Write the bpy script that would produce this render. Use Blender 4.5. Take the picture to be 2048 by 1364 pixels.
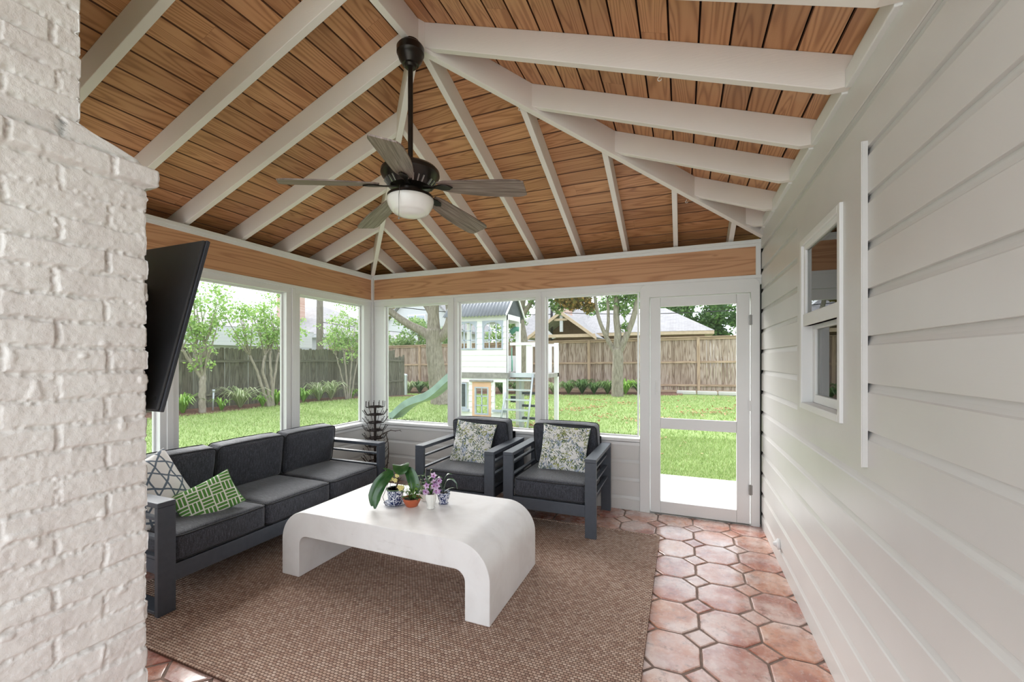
import bpy, math, random
import numpy as np
from mathutils import Vector, Matrix, noise as mnoise

for _o in list(bpy.data.objects):
    bpy.data.objects.remove(_o)
scene = bpy.context.scene
COL = scene.collection
PI = math.pi
R = math.radians

# ---------------------------------------------------------------- camera
cam_data = bpy.data.cameras.new('camera')
cam_data.sensor_width = 36.0
cam_data.lens = 36.0 * 841.0 / 2048.0
cam_data.shift_y = 38.0 / 2048.0
cam_data.clip_start = 0.02
cam_data.clip_end = 300
cam = bpy.data.objects.new('camera', cam_data)
cam.location = (0, 0, 1.45)
cam.rotation_euler = (R(90), 0, R(22.07))
COL.objects.link(cam)
scene.camera = cam

# ---------------------------------------------------------------- sky and light
world = bpy.data.worlds.new('overcast_sky')
scene.world = world
world.use_nodes = True
wn = world.node_tree
wn.nodes.clear()
wo = wn.nodes.new('ShaderNodeOutputWorld')
wb = wn.nodes.new('ShaderNodeBackground')
wt = wn.nodes.new('ShaderNodeTexCoord')
wm = wn.nodes.new('ShaderNodeMapping')
wm.inputs['Scale'].default_value = (1.5, 1.5, 5)
wz = wn.nodes.new('ShaderNodeTexNoise')
wz.inputs['Scale'].default_value = 1.6
wz.inputs['Detail'].default_value = 4
wr = wn.nodes.new('ShaderNodeValToRGB')
wr.color_ramp.elements[0].position = 0.3
wr.color_ramp.elements[0].color = (0.80, 0.90, 1.0, 1)
wr.color_ramp.elements[1].position = 0.65
wr.color_ramp.elements[1].color = (0.93, 0.97, 1.0, 1)
wn.links.new(wt.outputs['Generated'], wm.inputs['Vector'])
wn.links.new(wm.outputs['Vector'], wz.inputs['Vector'])
wn.links.new(wz.outputs['Fac'], wr.inputs['Fac'])
wn.links.new(wr.outputs['Color'], wb.inputs['Color'])
wb.inputs['Strength'].default_value = 1.0
wn.links.new(wb.outputs['Background'], wo.inputs['Surface'])

sun_data = bpy.data.lights.new('sun', 'SUN')
sun_data.energy = 3.0
sun_data.angle = R(50)
sun_data.color = (1.0, 0.98, 0.95)
sun = bpy.data.objects.new('sun', sun_data)
sun.rotation_euler = Vector((0.66, -0.42, -0.52)).to_track_quat('-Z', 'Y').to_euler()
COL.objects.link(sun)

scene.view_settings.view_transform = 'Standard'
scene.view_settings.look = 'None'
scene.view_settings.gamma = 1
scene.view_settings.use_curve_mapping = False
scene.view_settings.exposure = 1.75

# ---------------------------------------------------------------- room numbers (metres)
XL, XR, YB = -3.574, 0.636, 4.197      # left wall, right wall, back wall
YF = -0.6                               # rear end of the porch, cut short to let in more light
MP = 0.367                              # roof pitch
XC, YC = -1.44, 2.063                   # end of the ridge
ZF = 2.505                              # underside of rafters at the plate
ZRIDGE = ZF + MP * (XC - XL)
RD = 0.15                               # rafter depth, plumb
OPEN_B, OPEN_T = 0.70, 2.11

# ---------------------------------------------------------------- material tools
def lin(v):
    v = v / 255.0
    return v / 12.92 if v <= 0.04045 else ((v + 0.055) / 1.055) ** 2.4

def C(r, g, b):
    return (lin(r), lin(g), lin(b), 1.0)

class NT:
    def __init__(self, name):
        self.m = bpy.data.materials.new(name)
        self.m.use_nodes = True
        self.t = self.m.node_tree
        self.t.nodes.clear()
        self.out = self.t.nodes.new('ShaderNodeOutputMaterial')
    def n(self, kind, **kw):
        nd = self.t.nodes.new('ShaderNode' + kind)
        for k, v in kw.items():
            if hasattr(nd, k):
                setattr(nd, k, v)
        return nd
    def set(self, sock, v):
        if v is None:
            return
        if isinstance(v, bpy.types.NodeSocket):
            self.t.links.new(v, sock)
        else:
            if sock.type == 'RGBA' and not hasattr(v, '__len__'):
                v = (v, v, v, 1)
            sock.default_value = v
    def math(self, op, a, b=None, c=None, clamp=False):
        nd = self.n('Math', operation=op, use_clamp=clamp)
        self.set(nd.inputs[0], a)
        if b is not None: self.set(nd.inputs[1], b)
        if c is not None: self.set(nd.inputs[2], c)
        return nd.outputs[0]
    def mix(self, f, a, b, blend='MIX'):
        nd = self.n('Mix', data_type='RGBA', blend_type=blend)
        self.set(nd.inputs[0], f)
        self.set(nd.inputs[6], a)
        self.set(nd.inputs[7], b)
        return nd.outputs[2]
    def ramp(self, f, stops, interp='LINEAR'):
        nd = self.n('ValToRGB')
        cr = nd.color_ramp
        cr.interpolation = interp
        while len(cr.elements) < len(stops):
            cr.elements.new(0.5)
        for e, (p, c) in zip(cr.elements, stops):
            e.position = p
            e.color = c if hasattr(c, '__len__') else (c, c, c, 1)
        self.set(nd.inputs[0], f)
        return nd.outputs[0]
    def coord(self, which='Object'):
        return self.n('TexCoord').outputs[which]
    def mapping(self, v, scale=(1, 1, 1), loc=(0, 0, 0), rot=(0, 0, 0)):
        nd = self.n('Mapping')
        self.set(nd.inputs['Vector'], v)
        self.set(nd.inputs['Scale'], scale)
        self.set(nd.inputs['Location'], loc)
        self.set(nd.inputs['Rotation'], rot)
        return nd.outputs[0]
    def noise(self, v, scale=5, detail=3, rough=0.5, dist=0.0, out='Fac'):
        nd = self.n('TexNoise')
        self.set(nd.inputs['Vector'], v)
        self.set(nd.inputs['Scale'], scale)
        self.set(nd.inputs['Detail'], detail)
        self.set(nd.inputs['Roughness'], rough)
        self.set(nd.inputs['Distortion'], dist)
        return nd.outputs[out]
    def vor(self, v, scale=5, feature='F1', out='Distance', rand=1.0):
        nd = self.n('TexVoronoi', feature=feature)
        self.set(nd.inputs['Vector'], v)
        self.set(nd.inputs['Scale'], scale)
        self.set(nd.inputs['Randomness'], rand)
        return nd.outputs[out]
    def island(self):
        return self.n('NewGeometry').outputs['Random Per Island']
    def sep(self, v):
        nd = self.n('SeparateXYZ')
        self.set(nd.inputs[0], v)
        return nd.outputs
    def comb(self, x, y, z=0.0):
        nd = self.n('CombineXYZ')
        self.set(nd.inputs[0], x); self.set(nd.inputs[1], y); self.set(nd.inputs[2], z)
        return nd.outputs[0]
    def bump(self, h, strength=0.3, dist=0.005):
        nd = self.n('Bump')
        self.set(nd.inputs['Height'], h)
        nd.inputs['Strength'].default_value = strength
        nd.inputs['Distance'].default_value = dist
        return nd.outputs[0]
    def bsdf(self, color, rough=0.5, normal=None, metal=0.0, spec=0.5, **kw):
        nd = self.n('BsdfPrincipled')
        self.set(nd.inputs['Base Color'], color)
        self.set(nd.inputs['Roughness'], rough)
        self.set(nd.inputs['Metallic'], metal)
        self.set(nd.inputs['Specular IOR Level'], spec)
        if normal is not None:
            self.set(nd.inputs['Normal'], normal)
        for k, v in kw.items():
            self.set(nd.inputs[k.replace('_', ' ')], v)
        self.t.links.new(nd.outputs[0], self.out.inputs[0])
        return nd

def plain(name, col, rough=0.5, metal=0.0, var=0.06, scale=6.0, bump=0.0, bscale=60.0, spec=0.5):
    t = NT(name)
    co = t.coord('Object')
    f = t.noise(co, scale, 4)
    dark = tuple(c * (1 - var * 2) for c in col[:3]) + (1,)
    lite = tuple(min(1, c * (1 + var)) for c in col[:3]) + (1,)
    cc = t.ramp(f, [(0.3, dark), (0.7, lite)])
    nrm = t.bump(t.noise(co, bscale, 3), bump, 0.003) if bump else None
    t.bsdf(cc, rough, nrm, metal, spec)
    return t.m

def wood(name, light, mid, dark, uvs=True, rough=0.55, ring=34.0, across=7.0, along=0.7, tint=0.25, bump=0.15, knots=True, fiber=0.35):
    """boards: u runs along the board, v across it; every board is an island"""
    t = NT(name)
    r = t.island()
    v = t.coord('UV') if uvs else t.coord('Object')
    s = t.sep(v)
    off = t.math('MULTIPLY', r, 61.0)
    p = t.comb(t.math('MULTIPLY', s[0], along), t.math('MULTIPLY', s[1], across), off)
    n1 = t.noise(p, 1.0, 1.5, 0.45, 0.25)
    ringv = t.math('SINE', t.math('MULTIPLY', n1, ring))
    ringv = t.math('MULTIPLY_ADD', ringv, 0.5, 0.5)
    ringv = t.math('POWER', ringv, 1.7)
    fb = t.noise(t.comb(t.math('MULTIPLY', s[0], 6.0), t.math('MULTIPLY', s[1], 260.0), off), 1.0, 2)
    f = t.math('ADD', t.math('MULTIPLY', ringv, 1 - fiber), t.math('MULTIPLY', fb, fiber))
    col = t.ramp(f, [(0.1, light), (0.5, mid), (0.95, dark)])
    if knots:
        kd = t.vor(t.comb(t.math('MULTIPLY', s[0], 2.4), t.math('MULTIPLY', s[1], 7.0), off), 1.0)
        kf = t.ramp(kd, [(0.035, 1.0), (0.09, 0.0)])
        col = t.mix(t.math('MULTIPLY', kf, 0.75), col, dark)
    big = t.noise(t.comb(t.math('MULTIPLY', s[0], 1.3), t.math('MULTIPLY', s[1], 5.0), off), 1.0, 3)
    col = t.mix(t.math('MULTIPLY', big, 0.35), col, mid)
    tin = t.ramp(r, [(0.0, (1 - tint, 1 - tint * 1.15, 1 - tint * 1.3, 1)), (0.5, (0.97, 0.94, 0.9, 1)), (1.0, (1.0, 1.0, 1.0, 1))])
    col = t.mix(1.0, col, tin, 'MULTIPLY')
    t.bsdf(col, rough, t.bump(f, bump, 0.002))
    return t.m

# ---------------------------------------------------------------- materials
M = {}
def build_mats():
    def paint(name, col, rough=0.4, bs=0.10):
        t = NT(name)
        co = t.coord('Object')
        f = t.noise(co, 2.5, 4)
        cc = t.ramp(f, [(0.3, tuple(c * 0.94 for c in col[:3]) + (1,)), (0.7, col)])
        grain = t.noise(t.mapping(co, (6, 3, 60)), 3.0, 4)
        t.bsdf(cc, rough, t.bump(grain, bs, 0.002))
        return t.m
    M['white'] = paint('white_paint', C(232, 232, 231), 0.42)
    M['siding'] = paint('siding_paint', C(216, 214, 211), 0.34)
    M['rafter'] = paint('rafter_paint', C(238, 231, 225), 0.5, 0.25)
    M['deck'] = wood('pine_deck', C(212, 160, 116), C(196, 142, 98), C(158, 106, 68), rough=0.45, across=8.0, along=0.6, ring=110, tint=0.28, fiber=0.35)
    M['deck_seam'] = plain('seam_stain_and_shade', C(96, 58, 34), 0.6, 0, 0.1, 8)  # dark stain line that also paints shade into the board grooves
    M['beam'] = wood('pine_beam', C(212, 164, 126), C(202, 152, 114), C(158, 106, 72), rough=0.6, across=7.0, along=0.45, ring=90, tint=0.03, fiber=0.5)
    M['black'] = plain('dark_gap', C(14, 12, 11), 0.9)
    M['fence'] = wood('weathered_cedar', C(188, 172, 162), C(160, 140, 128), C(112, 92, 82), rough=0.8, across=8, along=0.9, ring=30, tint=0.4, bump=0.3)
    M['fencetrim'] = wood('cedar_trim', C(190, 166, 144), C(174, 150, 130), C(142, 116, 98), rough=0.8, tint=0.1)
    M['fencedark'] = wood('old_grey_fence', C(124, 122, 112), C(104, 103, 94), C(76, 75, 68), rough=0.85, across=8, along=0.9, tint=0.35)
    # painted brick
    t = NT('painted_brick')
    co = t.coord('Object')
    f = t.noise(co, 9, 5)
    cc = t.ramp(f, [(0.3, C(212, 206, 202)), (0.55, C(222, 218, 214)), (0.8, C(226, 223, 219))])
    b1 = t.noise(co, 70, 6, 0.6)
    b2 = t.noise(co, 260, 3, 0.6)
    h = t.math('ADD', b1, t.math('MULTIPLY', b2, 0.4))
    t.bsdf(cc, 0.5, t.bump(h, 0.7, 0.003))
    M['brick'] = t.m
    # saltillo tile: each tile an island
    t = NT('saltillo_tile')
    co = t.coord('Object'); r = t.island()
    f = t.noise(t.comb(*[t.sep(co)[0], t.sep(co)[1], t.math('MULTIPLY', r, 30)]), 6, 5, 0.6, 0.4)
    base = t.ramp(r, [(0.0, C(168, 92, 78)), (0.2, C(198, 138, 108)), (0.4, C(156, 84, 80)), (0.6, C(206, 152, 120)), (0.8, C(172, 100, 84)), (1.0, C(190, 124, 104))])
    worn = t.ramp(f, [(0.35, C(136, 70, 62)), (0.5, C(190, 132, 108)), (0.68, C(226, 196, 178))])
    col = t.mix(0.5, base, worn)
    spk = t.noise(co, 40, 4, 0.7)
    haze = t.noise(co, 3.2, 5, 0.65)
    col = t.mix(t.ramp(haze, [(0.44, 0.0), (0.60, 0.66)]), col, C(222, 206, 200))  # worn white haze, plus floor glare painted into the tile colour
    col = t.mix(t.ramp(spk, [(0.55, 0.0), (0.75, 0.6)]), col, C(232, 218, 210))
    drk = t.noise(co, 17, 5, 0.7)
    col = t.mix(t.ramp(drk, [(0.32, 0.6), (0.46, 0.0)]), col, C(104, 72, 64))
    rgh = t.ramp(t.noise(co, 9, 4), [(0.3, 0.16), (0.7, 0.36)])
    t.bsdf(col, rgh, t.bump(t.math('ADD', f, t.math('MULTIPLY', spk, 0.3)), 0.35, 0.004), spec=0.7, Coat_Weight=0.5, Coat_Roughness=0.14)
    M['tile'] = t.m
    M['grout'] = plain('grout', C(134, 114, 104), 0.9, var=0.15, scale=20, bump=0.4)
    # woven rug
    t = NT('woven_rug')
    s = t.sep(t.coord('Object'))
    ry = t.math('DIVIDE', s[1], 0.0145)
    row = t.math('FLOOR', ry)
    par = t.math('MULTIPLY', t.math('MODULO', t.math('ABSOLUTE', row), 2.0), 0.5)
    rx = t.math('ADD', t.math('DIVIDE', s[0], 0.0215), par)
    cx = t.math('FLOOR', rx)
    hx = t.math('ABSOLUTE', t.math('SINE', t.math('MULTIPLY', rx, PI)))
    hy = t.math('ABSOLUTE', t.math('SINE', t.math('MULTIPLY', ry, PI)))
    h = t.math('MULTIPLY', t.math('POWER', hx, 0.6), t.math('POWER', hy, 0.7))
    wnz = t.n('TexWhiteNoise', noise_dimensions='2D')
    t.set(wnz.inputs['Vector'], t.comb(cx, row))
    cell = wnz.outputs['Value']
    big = t.noise(t.coord('Object'), 2.2, 3)
    ccol = t.ramp(cell, [(0.0, C(172, 142, 126)), (0.45, C(194, 168, 150)), (0.8, C(210, 188, 172)), (1.0, C(154, 126, 112))])
    col = t.mix(t.ramp(h, [(0.15, 1.0), (0.6, 0.0)]), ccol, C(100, 76, 66))
    col = t.mix(t.math('MULTIPLY', big, 0.25), col, C(140, 108, 92))
    t.bsdf(col, 0.9, t.bump(h, 0.8, 0.006), spec=0.2)
    M['rug'] = t.m
    # plaster coffee table
    t = NT('white_plaster')
    co = t.coord('Object')
    f = t.noise(co, 5, 5, 0.6, 0.5)
    sc = t.noise(t.mapping(co, (2, 30, 8), (0, 0, 0), (0, 0, 0.5)), 2.0, 4, 0.7)
    cc = t.ramp(f, [(0.25, C(226, 223, 221)), (0.5, C(236, 234, 233)), (0.75, C(241, 240, 239))])
    cc = t.mix(t.ramp(sc, [(0.64, 0.0), (0.72, 0.25)]), cc, C(186, 180, 174))
    t.bsdf(cc, 0.38, t.bump(t.noise(co, 20, 5), 0.12, 0.004))
    M['plaster'] = t.m
    # charcoal fabric
    t = NT('charcoal_fabric')
    uv = t.coord('Object')
    n1 = t.noise(t.mapping(uv, (260, 260, 18)), 1.0, 3, 0.6)
    n2 = t.noise(t.mapping(uv, (16, 260, 260)), 1.0, 3, 0.6)
    w = t.noise(uv, 700, 2)
    f = t.math('ADD', t.math('MULTIPLY', n1, 0.5), t.math('MULTIPLY', n2, 0.5))
    cc = t.ramp(f, [(0.36, C(30, 31, 37)), (0.5, C(52, 54, 62)), (0.64, C(96, 98, 108))])
    t.bsdf(cc, 0.75, t.bump(w, 0.3, 0.001), spec=0.35, Sheen_Weight=0.25)
    M['fabric'] = t.m
    M['piping'] = plain('dark_piping', C(30, 30, 34), 0.7)
    M['metal'] = plain('slate_metal', C(74, 79, 88), 0.42, 0.0, 0.05, 30, 0.1, 400)
    M['tvplastic'] = plain('tv_black_plastic', C(44, 44, 46), 0.30, 0, 0.2, 5)
    M['tvedge'] = plain('tv_edge', C(52, 54, 60), 0.22)
    M['bronze'] = plain('dark_bronze', C(48, 42, 38), 0.32, 0.6, 0.2, 12)
    M['rust'] = plain('rusty_iron', C(52, 40, 36), 0.6, 0.3, 0.3, 40, 0.3, 200)
    t = NT('weathered_blade')
    s = t.sep(t.coord('Object'))
    n1 = t.noise(t.comb(t.math('MULTIPLY', s[0], 4), t.math('MULTIPLY', s[1], 110), s[2]), 1.0, 4, 0.6, 0.3)
    cc = t.ramp(n1, [(0.3, C(88, 72, 66)), (0.5, C(128, 110, 102)), (0.7, C(160, 146, 138))])
    t.bsdf(cc, 0.42, t.bump(n1, 0.3, 0.002))
    M['blade'] = t.m
    t = NT('opal_glass')
    t.bsdf(C(244, 242, 238), 0.18, Subsurface_Weight=0.3, Subsurface_Radius=(0.05, 0.05, 0.05))
    M['opal'] = t.m
    # window glass
    t = NT('window_glass')
    fr = t.n('Fresnel'); fr.inputs['IOR'].default_value = 1.5
    gl = t.n('BsdfGlossy'); gl.inputs['Roughness'].default_value = 0.01
    tr = t.n('BsdfTransparent'); tr.inputs['Color'].default_value = (0.72, 0.78, 0.74, 1)
    mx = t.n('MixShader')
    t.set(mx.inputs[0], t.math('MULTIPLY', fr.outputs[0], 1.4, clamp=True))
    t.set(mx.inputs[1], tr.outputs[0]); t.set(mx.inputs[2], gl.outputs[0])
    t.set(t.out.inputs[0], mx.outputs[0])
    M['glass'] = t.m
    # insect screen
    t = NT('insect_screen')
    df = t.n('BsdfDiffuse'); df.inputs['Color'].default_value = C(172, 174, 172)
    tr = t.n('BsdfTransparent'); tr.inputs['Color'].default_value = (0.8, 0.8, 0.8, 1)
    lw = t.n('LayerWeight'); lw.inputs['Blend'].default_value = 0.35
    mx = t.n('MixShader')
    t.set(mx.inputs[0], t.math('MULTIPLY_ADD', lw.outputs['Facing'], 0.30, 0.10))
    t.set(mx.inputs[1], tr.outputs[0]); t.set(mx.inputs[2], df.outputs[0])
    t.set(t.out.inputs[0], mx.outputs[0])
    M['screen'] = t.m
    # lawn
    t = NT('lawn_green')
    co = t.coord('Object')
    a = t.noise(co, 0.7, 4); b = t.noise(co, 30, 3)
    cc = t.ramp(a, [(0.3, C(140, 158, 100)), (0.6, C(154, 174, 112)), (0.85, C(170, 186, 126))])
    cc = t.mix(t.ramp(b, [(0.35, 0.5), (0.6, 0.0)]), cc, C(90, 116, 62))
    t.bsdf(cc, 0.9, t.bump(b, 0.5, 0.02), spec=0.1)
    M['lawn'] = t.m
    t = NT('grass_blade')
    r = t.island()
    cc = t.ramp(r, [(0.0, C(134, 158, 90)), (0.5, C(158, 180, 110)), (0.85, C(182, 200, 136)), (1.0, C(196, 194, 150))])
    t.bsdf(cc, 0.8, spec=0.1)
    M['grass'] = t.m
    t = NT('mulch')
    co = t.coord('Object')
    v = t.vor(co, 26, out='Color'); d = t.vor(co, 26)
    cc = t.mix(0.5, t.ramp(t.sep(v)[0], [(0, C(84, 56, 46)), (0.6, C(120, 84, 70)), (1, C(168, 128, 106))]), C(104, 74, 62))
    t.bsdf(cc, 0.95, t.bump(d, 0.8, 0.03))
    M['mulch'] = t.m
    M['concrete'] = plain('pale_concrete', C(196, 193, 189), 0.8, 0, 0.05, 3, 0.2, 80)
    def leafmat(name, cols, trans=0.35, rough=0.5):
        t = NT(name)
        r = t.island()
        n = len(cols)
        cc = t.ramp(r, [(i / max(1, n - 1), c) for i, c in enumerate(cols)])
        p = t.bsdf(cc, rough, spec=0.3)
        tl = t.n('BsdfTranslucent'); t.set(tl.inputs['Color'], cc)
        mx = t.n('MixShader'); mx.inputs[0].default_value = trans
        t.set(mx.inputs[1], p.outputs[0]); t.set(mx.inputs[2], tl.outputs[0])
        t.set(t.out.inputs[0], mx.outputs[0])
        return t.m
    M['leaf_myrtle'] = leafmat('myrtle_leaves', [C(134, 168, 88), C(166, 198, 112), C(122, 160, 94), C(190, 212, 142)])
    M['leaf_oak'] = leafmat('green_tree_leaves', [C(76, 108, 60), C(104, 138, 74), C(130, 158, 92), C(92, 122, 70)])
    M['leaf_rust'] = leafmat('olive_brown_leaves', [C(150, 118, 62), C(116, 122, 66), C(176, 136, 74), C(98, 112, 62)])
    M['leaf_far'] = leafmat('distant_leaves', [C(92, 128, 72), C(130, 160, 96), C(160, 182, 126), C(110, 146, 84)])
    M['leaf_dark'] = leafmat('dark_leaves', [C(60, 92, 52), C(84, 118, 62), C(104, 138, 74)])
    M['leaf_varieg'] = leafmat('cream_striped_leaves', [C(196, 204, 164), C(150, 172, 112), C(214, 218, 186), C(126, 156, 92)])
    M['leaf_bright'] = leafmat('bright_green_leaves', [C(132, 178, 72), C(156, 196, 92), C(112, 160, 64)])
    M['leaf_lit'] = leafmat('dry_fallen_leaves', [C(176, 142, 96), C(150, 108, 66), C(200, 170, 124), C(130, 92, 60)], 0.1)
    M['bark'] = None
    def bark(name, a, b, sc=1.0):
        t = NT(name)
        co = t.mapping(t.coord('Object'), (9 * sc, 9 * sc, 2.2 * sc))
        f = t.noise(co, 2.0, 6, 0.65, 0.4)
        cc = t.ramp(f, [(0.3, a), (0.7, b)])
        t.bsdf(cc, 0.9, t.bump(f, 0.8, 0.03))
        return t.m
    M['bark'] = bark('grey_bark', C(104, 96, 84), C(160, 152, 138))
    M['bark_pale'] = bark('pale_smooth_bark', C(132, 122, 110), C(176, 168, 156), 1.5)
    M['pole'] = bark('pole_wood', C(120, 112, 106), C(150, 142, 136))
    t = NT('shingles')
    br = t.n('TexBrick')
    t.set(br.inputs['Vector'], t.coord('UV'))
    t.set(br.inputs['Color1'], C(140, 138, 140)); t.set(br.inputs['Color2'], C(156, 154, 156)); t.set(br.inputs['Mortar'], C(116, 114, 116))
    br.inputs['Scale'].default_value = 1.0
    br.inputs['Mortar Size'].default_value = 0.012
    br.inputs['Brick Width'].default_value = 0.33
    br.inputs['Row Height'].default_value = 0.15
    cc = t.mix(0.4, br.outputs['Color'], t.ramp(t.noise(t.coord('UV'), 3, 5), [(0.3, C(130, 128, 130)), (0.7, C(166, 164, 166))]))
    t.bsdf(cc, 0.9)
    M['shingle'] = t.m
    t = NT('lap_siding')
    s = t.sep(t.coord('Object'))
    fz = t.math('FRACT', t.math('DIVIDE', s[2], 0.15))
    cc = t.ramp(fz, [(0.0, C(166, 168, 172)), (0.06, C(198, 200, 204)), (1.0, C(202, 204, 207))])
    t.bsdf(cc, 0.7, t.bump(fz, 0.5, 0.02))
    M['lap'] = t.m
    M['brownwood'] = plain('brown_soffit', C(122, 96, 78), 0.7, 0, 0.1, 6)
    M['tan'] = plain('tan_trim', C(196, 176, 150), 0.7)
    t = NT('red_brick')
    br = t.n('TexBrick'); t.set(br.inputs['Vector'], t.mapping(t.coord('Object'), (1, 1, 1), (0, 0, 0), (PI / 2, 0, 0)))
    t.set(br.inputs['Color1'], C(186, 140, 124)); t.set(br.inputs['Color2'], C(204, 170, 152)); t.set(br.inputs['Mortar'], C(210, 200, 192))
    br.inputs['Scale'].default_value = 1.0; br.inputs['Brick Width'].default_value = 0.22; br.inputs['Row Height'].default_value = 0.08; br.inputs['Mortar Size'].default_value = 0.012
    t.bsdf(br.outputs['Color'], 0.9)
    M['redbrick'] = t.m
    M['corr'] = plain('corrugated_grey', C(120, 124, 130), 0.5, 0.1, 0.08, 3)
    M['playwhite'] = plain('play_house_white', C(240, 240, 240), 0.6, 0, 0.03)
    M['playgrey'] = plain('window_frame_grey', C(178, 186, 200), 0.5)
    M['playdeck'] = plain('grey_timber', C(150, 146, 142), 0.8, 0, 0.15, 12)
    M['peach'] = plain('peach_door_paint', C(226, 182, 152), 0.6)
    M['teal'] = plain('teal_slide_plastic', C(150, 172, 168), 0.4, 0, 0.12, 4)
    M['green_plastic'] = plain('green_plastic', C(84, 150, 130), 0.4)
    M['alu'] = plain('aluminium', C(196, 202, 208), 0.35, 0.4)
    M['chalk'] = plain('chalkboard', C(66, 72, 76), 0.6, 0, 0.2, 14)
    M['dirt'] = plain('soil', C(48, 36, 28), 0.95, 0, 0.3, 60, 0.5, 120)
    M['terracotta'] = plain('terracotta', C(186, 96, 62), 0.5, 0, 0.1, 30)
    M['porcelain'] = plain('white_porcelain', C(240, 238, 232), 0.2, 0, 0.02)
    t = NT('blue_white_china')
    co = t.coord('Object')
    a = t.noise(co, 75, 3, 0.6, 1.2)
    cc = t.ramp(a, [(0.46, C(228, 230, 236)), (0.50, C(110, 122, 160)), (0.54, C(32, 42, 88))])
    t.bsdf(cc, 0.12)
    M['china'] = t.m
    t = NT('glossy_leaf')
    co = t.coord('Object')
    cc = t.ramp(t.noise(co, 18, 3), [(0.3, C(34, 74, 40)), (0.7, C(66, 112, 58))])
    t.bsdf(cc, 0.25, spec=0.6)
    M['leaf_orchid'] = t.m
    M['petal'] = leafmat('pink_petals', [C(196, 150, 200), C(222, 196, 224), C(172, 112, 178)], 0.3)
    M['petal_dark'] = plain('magenta_centre', C(130, 36, 92), 0.5)
    M['petal_yellow'] = leafmat('yellow_petals', [C(226, 208, 120), C(238, 226, 160)], 0.3)
    M['twig'] = plain('brown_twig', C(74, 58, 48), 0.8)
    # pillow prints (UV in metres)
    t = NT('leafy_print')
    uv = t.coord('UV')
    warp = t.noise(uv, 9, 2, out='Color')
    layers = [(0.5, (120, 26, 1), C(104, 122, 66)), (-0.6, (130, 26, 1), C(58, 82, 74)), (0.1, (125, 28, 1), C(128, 144, 172)), (1.15, (120, 26, 1), C(162, 166, 92)), (-1.1, (130, 28, 1), C(84, 104, 84))]
    cc = C(240, 239, 236)
    pv = t.n('VectorMath', operation='MULTIPLY_ADD')
    t.set(pv.inputs[0], warp); pv.inputs[1].default_value = (0.05, 0.05, 0); t.set(pv.inputs[2], uv)
    blot = t.vor(uv, 9)
    cc = t.mix(t.ramp(blot, [(0.20, 0.7), (0.30, 0.0)]), cc, C(168, 182, 206))
    for i, (rot, scl, c_) in enumerate(layers):
        mv = t.mapping(t.mapping(pv.outputs[0], (1, 1, 1), (i * 3.1, i * 1.7, 0), (0, 0, rot)), scl)
        d = t.vor(mv, 1.0)
        reg = t.noise(t.mapping(uv, (1, 1, 1), (i * 5.3, i * 2.9, 0)), 12, 1, 0.5)
        msk = t.math('MULTIPLY', t.ramp(d, [(0.36, 1.0), (0.42, 0.0)]), t.ramp(reg, [(0.49, 0.0), (0.54, 1.0)]))
        cc = t.mix(msk, cc, c_)
    t.bsdf(cc, 0.85, t.bump(t.noise(uv, 900, 2), 0.2, 0.001), spec=0.2)
    M['print_leaf'] = t.m
    t = NT('green_fretwork_print')
    uv = t.mapping(t.coord('UV'), (1, 1, 1), (0.02, 0.03, 0), (0, 0, 0.12))
    s = t.sep(uv)
    L_ = 0.066
    ax = t.math('DIVIDE', s[0], L_); ay = t.math('DIVIDE', s[1], L_)
    chk = t.math('MODULO', t.math('ABSOLUTE', t.math('ADD', t.math('FLOOR', ax), t.math('FLOOR', ay))), 2.0)
    su = t.math('FRACT', t.math('MULTIPLY', ax, 3.0)); sv = t.math('FRACT', t.math('MULTIPLY', ay, 3.0))
    val = t.math('ADD', t.math('MULTIPLY', su, chk), t.math('MULTIPLY', sv, t.math('SUBTRACT', 1.0, chk)))
    g = t.ramp(val, [(0.0, 0.0), (0.32, 1.0)], 'CONSTANT')
    edge = t.math('FRACT', ax); edgey = t.math('FRACT', ay)
    em = t.math('ADD', t.math('MULTIPLY', t.math('LESS_THAN', edgey, 0.13), chk), t.math('MULTIPLY', t.math('LESS_THAN', edge, 0.13), t.math('SUBTRACT', 1.0, chk)), clamp=True)
    cc = t.mix(t.math('MULTIPLY', g, t.math('SUBTRACT', 1.0, em)), C(238, 238, 228), C(92, 146, 70))
    t.bsdf(cc, 0.8, t.bump(t.noise(t.coord('UV'), 900, 2), 0.2, 0.001), spec=0.2)
    M['print_green'] = t.m
    t = NT('grey_star_lattice_print')
    wv = t.noise(t.coord('UV'), 7, 2, out='Color')
    pv = t.n('VectorMath', operation='MULTIPLY_ADD')
    t.set(pv.inputs[0], wv); pv.inputs[1].default_value = (0.035, 0.035, 0); t.set(pv.inputs[2], t.coord('UV'))
    tot = None
    for a_ in (0.0, PI / 3, 2 * PI / 3):
        s = t.sep(t.mapping(pv.outputs[0], (1, 1, 1), (0, 0, 0), (0, 0, a_)))
        l_ = t.math('ABSOLUTE', t.math('SUBTRACT', t.math('FRACT', t.math('DIVIDE', s[0], 0.098)), 0.5))
        k = t.ramp(l_, [(0.05, 1.0), (0.075, 0.0)])
        tot = k if tot is None else t.math('MAXIMUM', tot, k)
    cc = t.mix(tot, C(238, 236, 234), C(104, 116, 130))
    t.bsdf(cc, 0.8, t.bump(t.noise(t.coord('UV'), 900, 2), 0.2, 0.001), spec=0.2)
    M['print_lattice'] = t.m
    M['curtain'] = plain('pale_curtain', C(196, 204, 190), 0.8)
    M['room'] = plain('dim_room_wall', C(120, 112, 96), 0.9)
    M['steel'] = plain('steel', C(150, 148, 144), 0.35, 0.8)
    M['wire'] = plain('black_cable', C(40, 40, 42), 0.7)
build_mats()

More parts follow.
